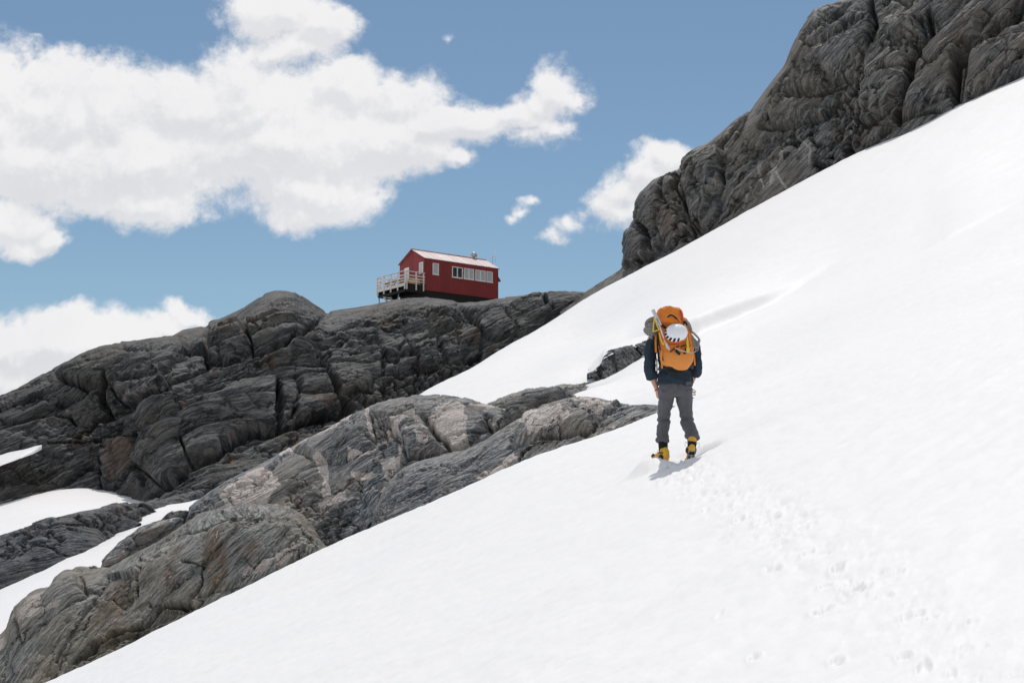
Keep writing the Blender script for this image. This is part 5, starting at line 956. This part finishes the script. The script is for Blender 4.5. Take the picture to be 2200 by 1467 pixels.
# lid opening piping, buckles, straps
b = MB(); b.tube(sm([K(1429, 686, -.150), K(1436, 676, -.168), K(1443, 673.5, -.170), K(1455, 682, -.165), K(1463, 691, -.150)], 6), .0075, 8, rb=.010); put(b, 'lid_piping', M['web'], lid)
b = MB(); b.tube(sm([K(1430, 686, -.152), K(1437, 678.5, -.166), K(1443, 677, -.168), K(1450, 681, -.166), K(1455, 685, -.162)], 6), .012, 8, rb=.013); put(b, 'lid_mesh', M['black'], lid)
for pts, wd, mt, nm in ((((1461, 667, -.12), (1464, 676, -.14), (1466, 690, -.13)), .018, 'redpatch', 'lid_strap'), (((1423, 698, -.12), (1427, 703, -.14), (1436, 706, -.15)), .030, 'black', 'buckle_strap'), (((1409, 718, -.02), (1408.5, 735, -.03), (1409.5, 757, -.04)), .022, 'web', 'side_strap'), (((1421, 752, -.12), (1421, 770, -.13), (1422.5, 791, -.12)), .020, 'web', 'side_strap'),
                        (((1491, 760, -.02), (1492, 772, -.03), (1493, 785, -.02)), .018, 'web', 'side_strap'), (((1413, 716, -.06), (1417, 745, -.09), (1424, 775, -.10)), .016, 'black', 'side_strap'), (((1452, 752, -.152), (1456, 757, -.158), (1461, 761, -.152)), .030, 'black', 'buckle_strap'), (((1474, 748, -.14), (1473, 754, -.152), (1470, 760, -.150)), .024, 'black', 'buckle_strap'),
                        (((1440, 756, -.145), (1450, 748, -.158), (1459, 743, -.152)), .014, 'black', 'buckle_strap'), (((1462, 745, -.15), (1472, 742, -.150), (1481, 744, -.125)), .012, 'black', 'buckle_strap'), (((1433, 742, -.152), (1446, 743, -.16), (1455, 741, -.158)), .013, 'web', 'compression_strap'), (((1472, 697, -.11), (1479, 715, -.12), (1486, 745, -.10)), .018, 'web', 'compression_strap'), (((1470, 690, -.11), (1472, 695, -.12), (1474, 700, -.12)), .034, 'black', 'buckle')):
    b = MB(); b.strip(sm([K(*p) for p in pts], 5), wd, .007, (0, -1, 0)); put(b, nm, M[mt])
b = MB(); b.ball(K(1424, 700, -.145), (.022, .014, .020), 12, 8); put(b, 'buckle', M['rubber'])
for sx, pts in ((-1, ((1411, 770, .12), (1411.5, 800, .10), (1410.5, 817, .07))), (1, ((1484, 790, .06), (1486, 805, .02), (1489, 823, .0)))): b = MB(); b.strip(sm([K(*p) for p in pts], 5), .014, .005, (0, -1, 0)); put(b, 'hanging_strap', M['black'])
for sx in (-1, 1):   # shoulder straps over the shirt
    b = MB(); b.strip(sm([nek + [sx * .09, -.10, .0] - BP, nek + [sx * .10, .02, .035] - BP, che + [sx * .11, .155, .08] - BP, che + [sx * .13, .16, -.05] - BP, wai + [sx * .17, .06, .05] - BP, wai + [sx * .16, -.08, .02] - BP], 6), .06, .014, (0, .6, .5)); put(b, 'shoulder_strap', M['black'])
# helmet hung on the pack
HC = J(1452.5, 717, -.40)
hm = empty('climbing_helmet', (HIKER.x + HC[0], HIKER.y + HC[1], GZ + HC[2]), 0, 'white climbing helmet with dark vent slots and a red rim strapped to the orange backpack', 'helmet')
HRx = Matrix.Rotation(R(78), 4, 'X') @ Matrix.Rotation(R(0), 4, 'Z')   # dome towards the camera and a little up
HRx = Matrix.Rotation(R(-14), 4, 'Y') @ Matrix.Rotation(R(66), 4, 'X')
b = MB(); n, m_ = 40, 14; V = []; rx, ry, rz = .137, .125, .115
def hp(th, ph, k=1.0): return Vector((rx * k * math.cos(th) * math.cos(ph), ry * k * math.sin(th) * math.cos(ph), rz * k * math.sin(ph)))
for i in range(m_ + 1):
    ph = math.pi / 2 * i / m_ * .995
    for k in range(n): V.append(hp(2 * math.pi * k / n, ph, 1 + .012 * math.cos(6 * math.pi * k / n) * math.cos(ph)))
F = [(i * n + k, i * n + (k + 1) % n, (i + 1) * n + (k + 1) % n, (i + 1) * n + k) for i in range(m_) for k in range(n)] + [tuple(m_ * n + k for k in range(n))]
V2 = [Vector(v) * .955 for v in V]; nn = len(V); F2 = [tuple(x + nn for x in f[::-1]) for f in F]; b.add(V + V2, F + F2 + [(k, nn + k, nn + (k + 1) % n, (k + 1) % n) for k in range(n)], True); b.xf(HRx); b.build('shell', M['helmet'], hm)
b = MB(); b.tube([hp(a, .0, 1.005) for a in np.linspace(0, 2 * math.pi, 41)[:-1]], .0065, 8, closed=True); b.xf(HRx); b.build('rim', M['helm_rim'], hm)
b = MB(); b.tube([hp(a, .10, 1.003) for a in np.linspace(R(150), R(290), 16)], .010, 8, (0, 0, 1)); b.xf(HRx); b.build('rim_padding', M['helm_rim'], hm)
for i, (a0, ph0, ph1, wd) in enumerate(((160, .35, .62, 7), (180, .26, .58, 7.5), (202, .20, .58, 7), (224, .20, .62, 7), (246, .20, .64, 7), (268, .22, .60, 6.5), (140, .32, .48, 4), (125, .30, .42, 3.4), (112, .30, .40, 3), (100, .30, .39, 3))):
    b = MB(); V = []
    for t_ in np.linspace(0, 1, 5):
        for s_ in (-1, 0, 1): a = R(a0 + (t_ - .5) * 7 + s_ * wd * (.75 + .25 * math.sin(math.pi * t_))); V.append(hp(a, ph0 + (ph1 - ph0) * t_, 1.022))
    b.add(V, [(j * 3 + k, j * 3 + k + 1, j * 3 + k + 4, j * 3 + k + 3) for j in range(4) for k in range(2)], True); b.add([v * .97 for v in map(Vector, V)], [(j * 3 + k + 3, j * 3 + k + 4, j * 3 + k + 1, j * 3 + k) for j in range(4) for k in range(2)], True); b.xf(HRx); b.build('vent', M['foam'], hm)
# rope draped over the pack: bundle on the left, loops on the right
rp = empty('climbing_rope', (HIKER.x + BP[0], HIKER.y + BP[1], GZ + BP[2]), 0, 'grey striped climbing rope coiled across the top of the orange backpack', 'rope'); b = MB(); rr = random.Random(3)
for i in range(11):
    t_ = i / 10; dy = -.07 + .13 * ((i * 7) % 11) / 10; bulge = 1 - .55 * t_
    cx_, cy_ = 1413 - 2 * t_, 697 + 3 * t_
    pts = []
    for a in np.linspace(-.5, 1, 13):
        ang = math.pi * (.5 + a * .82); px_ = cx_ + 27 * (.35 + .65 * bulge) * math.cos(ang) * (1 if a > -.2 else .9); py_ = cy_ - 17 * math.sin(ang) * (.55 + .45 * bulge) + 9 * (1 - bulge) + 12 * t_
        pts.append(K(px_, py_, dy + .02 * math.sin(ang)))
    b.tube(sm(pts, 2), .0075, 7)
for i in range(9):
    y0 = 696 + i * 3.2; x0 = 1383.5 + .85 * abs(i - 4) ** 1.95; b.tube(sm([K(1416, y0 - 5, .03), K(1402, y0 - 2, -.09), K(x0 + 2, y0 - 1, -.05), K(x0, y0 + 1, .02), K(x0 + 5, y0 + 1, .09), K(1412, y0 - 3, .12)], 4), .0085, 7)
b.ball(K(1400, 706, .02), (.075, .08, .07), 16, 10)
for i in range(8):
    dx = i * 1.9; b.tube(sm([K(1462 + dx * .3, 682 + i, -.02), K(1470 + dx * .6, 685 + i * .8, -.05), K(1478 + dx * .5, 696 + i, -.07), K(1484 + dx * .25, 710 + i, -.06)], 5), .0072, 7)
for i in range(6):
    w_ = 2 + i * 1.5; y1 = 728 + (i * 5) % 17; b.tube(sm([K(1482, 708, -.06), K(1488 + w_ * .5, 716, -.08 + .01 * i), K(1495 + w_ * .9, 724 + i, -.07 + .012 * i), K(1501 + w_ * .15, y1, -.05), K(1496 + i * .3, y1 + 11, -.05), K(1491, y1 - 2, -.06), K(1487, 720, -.07)], 5), .0062, 7)
b.tube(sm([K(1490, 728, -.07), K(1499, 738, -.08), K(1497, 747, -.08), K(1489, 744, -.09)], 5), .0062, 7); b.build('rope_coil', M['rope'], rp)
# snow picket with yellow sling
sp_ = empty('snow_picket', (HIKER.x + BP[0], HIKER.y + BP[1], GZ + BP[2]), 0, 'long silver snow picket strapped to the left side of the orange backpack', 'snow picket')
b = MB(); a_, c_ = K(1402.5, 665, -.16), K(1418, 699, -.18); d_ = (c_ - a_); V_ = []
b.strip([a_, (a_ + c_) / 2, c_], .042, .006, (0, -1, 0)); b.strip([a_ + [.016, -.008, 0], (a_ + c_) / 2 + [.016, -.008, 0], c_ + [.016, -.008, 0]], .008, .018, (0, -1, 0)); b.build('blade', M['alu'], sp_)
b = MB(); b.cyl(K(1411, 684, -.175), K(1427, 728, -.19), .0095, 10); b.cyl(K(1427, 728, -.19), K(1434, 744, -.19), .008, 10); b.build('shaft', M['alu'], sp_)
b = MB(); b.box((-.016, -.006, -.030), (.016, .006, .030), .004); b.xf(Matrix.Translation(K(1433, 742, -.195)) @ Matrix.Rotation(R(-24), 4, 'Y')); b.build('eyelet', M['steel'], sp_)
b = MB(); b.add([K(1430, 747, -.19) + v for v in np.array([(0, 0, 0), (.045, 0, .012), (.05, 0, -.035), (.0, .008, .0), (.045, .008, .012), (.05, .008, -.035)])], [(0, 1, 2), (5, 4, 3), (0, 3, 4, 1), (1, 4, 5, 2), (2, 5, 3, 0)]); b.build('tip', M['steel'], sp_)
b = MB()
for pts in (((1406, 682, -.19), (1404, 700, -.19), (1403, 713, -.19)), ((1407, 683, -.19), (1411, 698, -.195), (1416, 708, -.19)), ((1402, 712, -.19), (1409, 711, -.195), (1416, 708, -.19)), ((1416, 715, -.185), (1420, 730, -.19), (1424, 740, -.19)), ((1424, 741, -.19), (1427, 736, -.195), (1428, 730, -.19))): b.strip(sm([K(*p) for p in pts], 3), .0125, .005, (0, -1, 0))
b.build('sling', M['yweb'], sp_)
# ice axe
ia = empty('ice_axe', (HIKER.x + BP[0], HIKER.y + BP[1], GZ + BP[2]), 0, 'ice axe with a yellow sleeved shaft hanging head down on the orange backpack', 'ice axe')
b = MB(); b.tube(sm([K(1471, 697, -.155), K(1476, 722, -.165), K(1479, 755, -.165)], 5), .010, 10, (1, 0, 0), rb=.014); b.build('shaft', M['alu'], ia)
b = MB(); b.tube(sm([K(1475, 724, -.168), K(1477, 738, -.170), K(1478.5, 752, -.170)], 4), .0135, 10, (1, 0, 0), rb=.017); b.build('grip', M['yweb'], ia)
b = MB(); b.box((-.020, -.014, -.026), (.020, .014, .022), .006); b.xf(Matrix.Translation(K(1478, 751, -.175))); b.build('head', M['yweb'], ia)
b = MB(); A = sm([K(1450, 747, -.178), K(1458, 751, -.182), K(1468, 754.5, -.182), K(1480, 757, -.178), K(1489, 757.5, -.16), K(1495, 754.5, -.15)], 5); b.strip(A, .006, .010, (0, 0, 1)); b.build('pick', M['steel'], ia)
# karabiners on the harness at the right hip
for i, (px_, py_, lb) in enumerate(((1489, 836, 'tan curved carabiner sticking out at the hiker right hip, the upper one'), (1488.5, 842, 'tan curved carabiner sticking out at the hiker right hip, the lower one'))):
    c_ = J(px_, py_, .02); kb = empty('carabiner', (HIKER.x + c_[0], HIKER.y + c_[1], GZ + c_[2]), 0, lb, 'carabiner', 'carabiners on the hiker harness')
    b = MB(); b.tube([(-.035 + .042 * math.cos(a) * 1.1 + .02, .004 * math.sin(a), .016 * math.sin(a) - .022 * math.cos(a) - .010) for a in np.linspace(0, 2 * math.pi, 17)[:-1]], .0055, 8, closed=True); b.build('ring', M['amber'], kb)
q = MB(); q.strip([J(1480, 818, .0), J(1485, 828, .02), J(1487, 834, .02)], .016, .006, (1, 0, 0)); q.build('harness_loop', M['black'], hk)
q = MB(); q.strip([J(1484, 853, -.04), J(1488, 854.5, -.04), J(1491, 854.5, -.04)], .008, .006, (0, -1, 0)); q.build('pocket_pull', M['black'], hk)
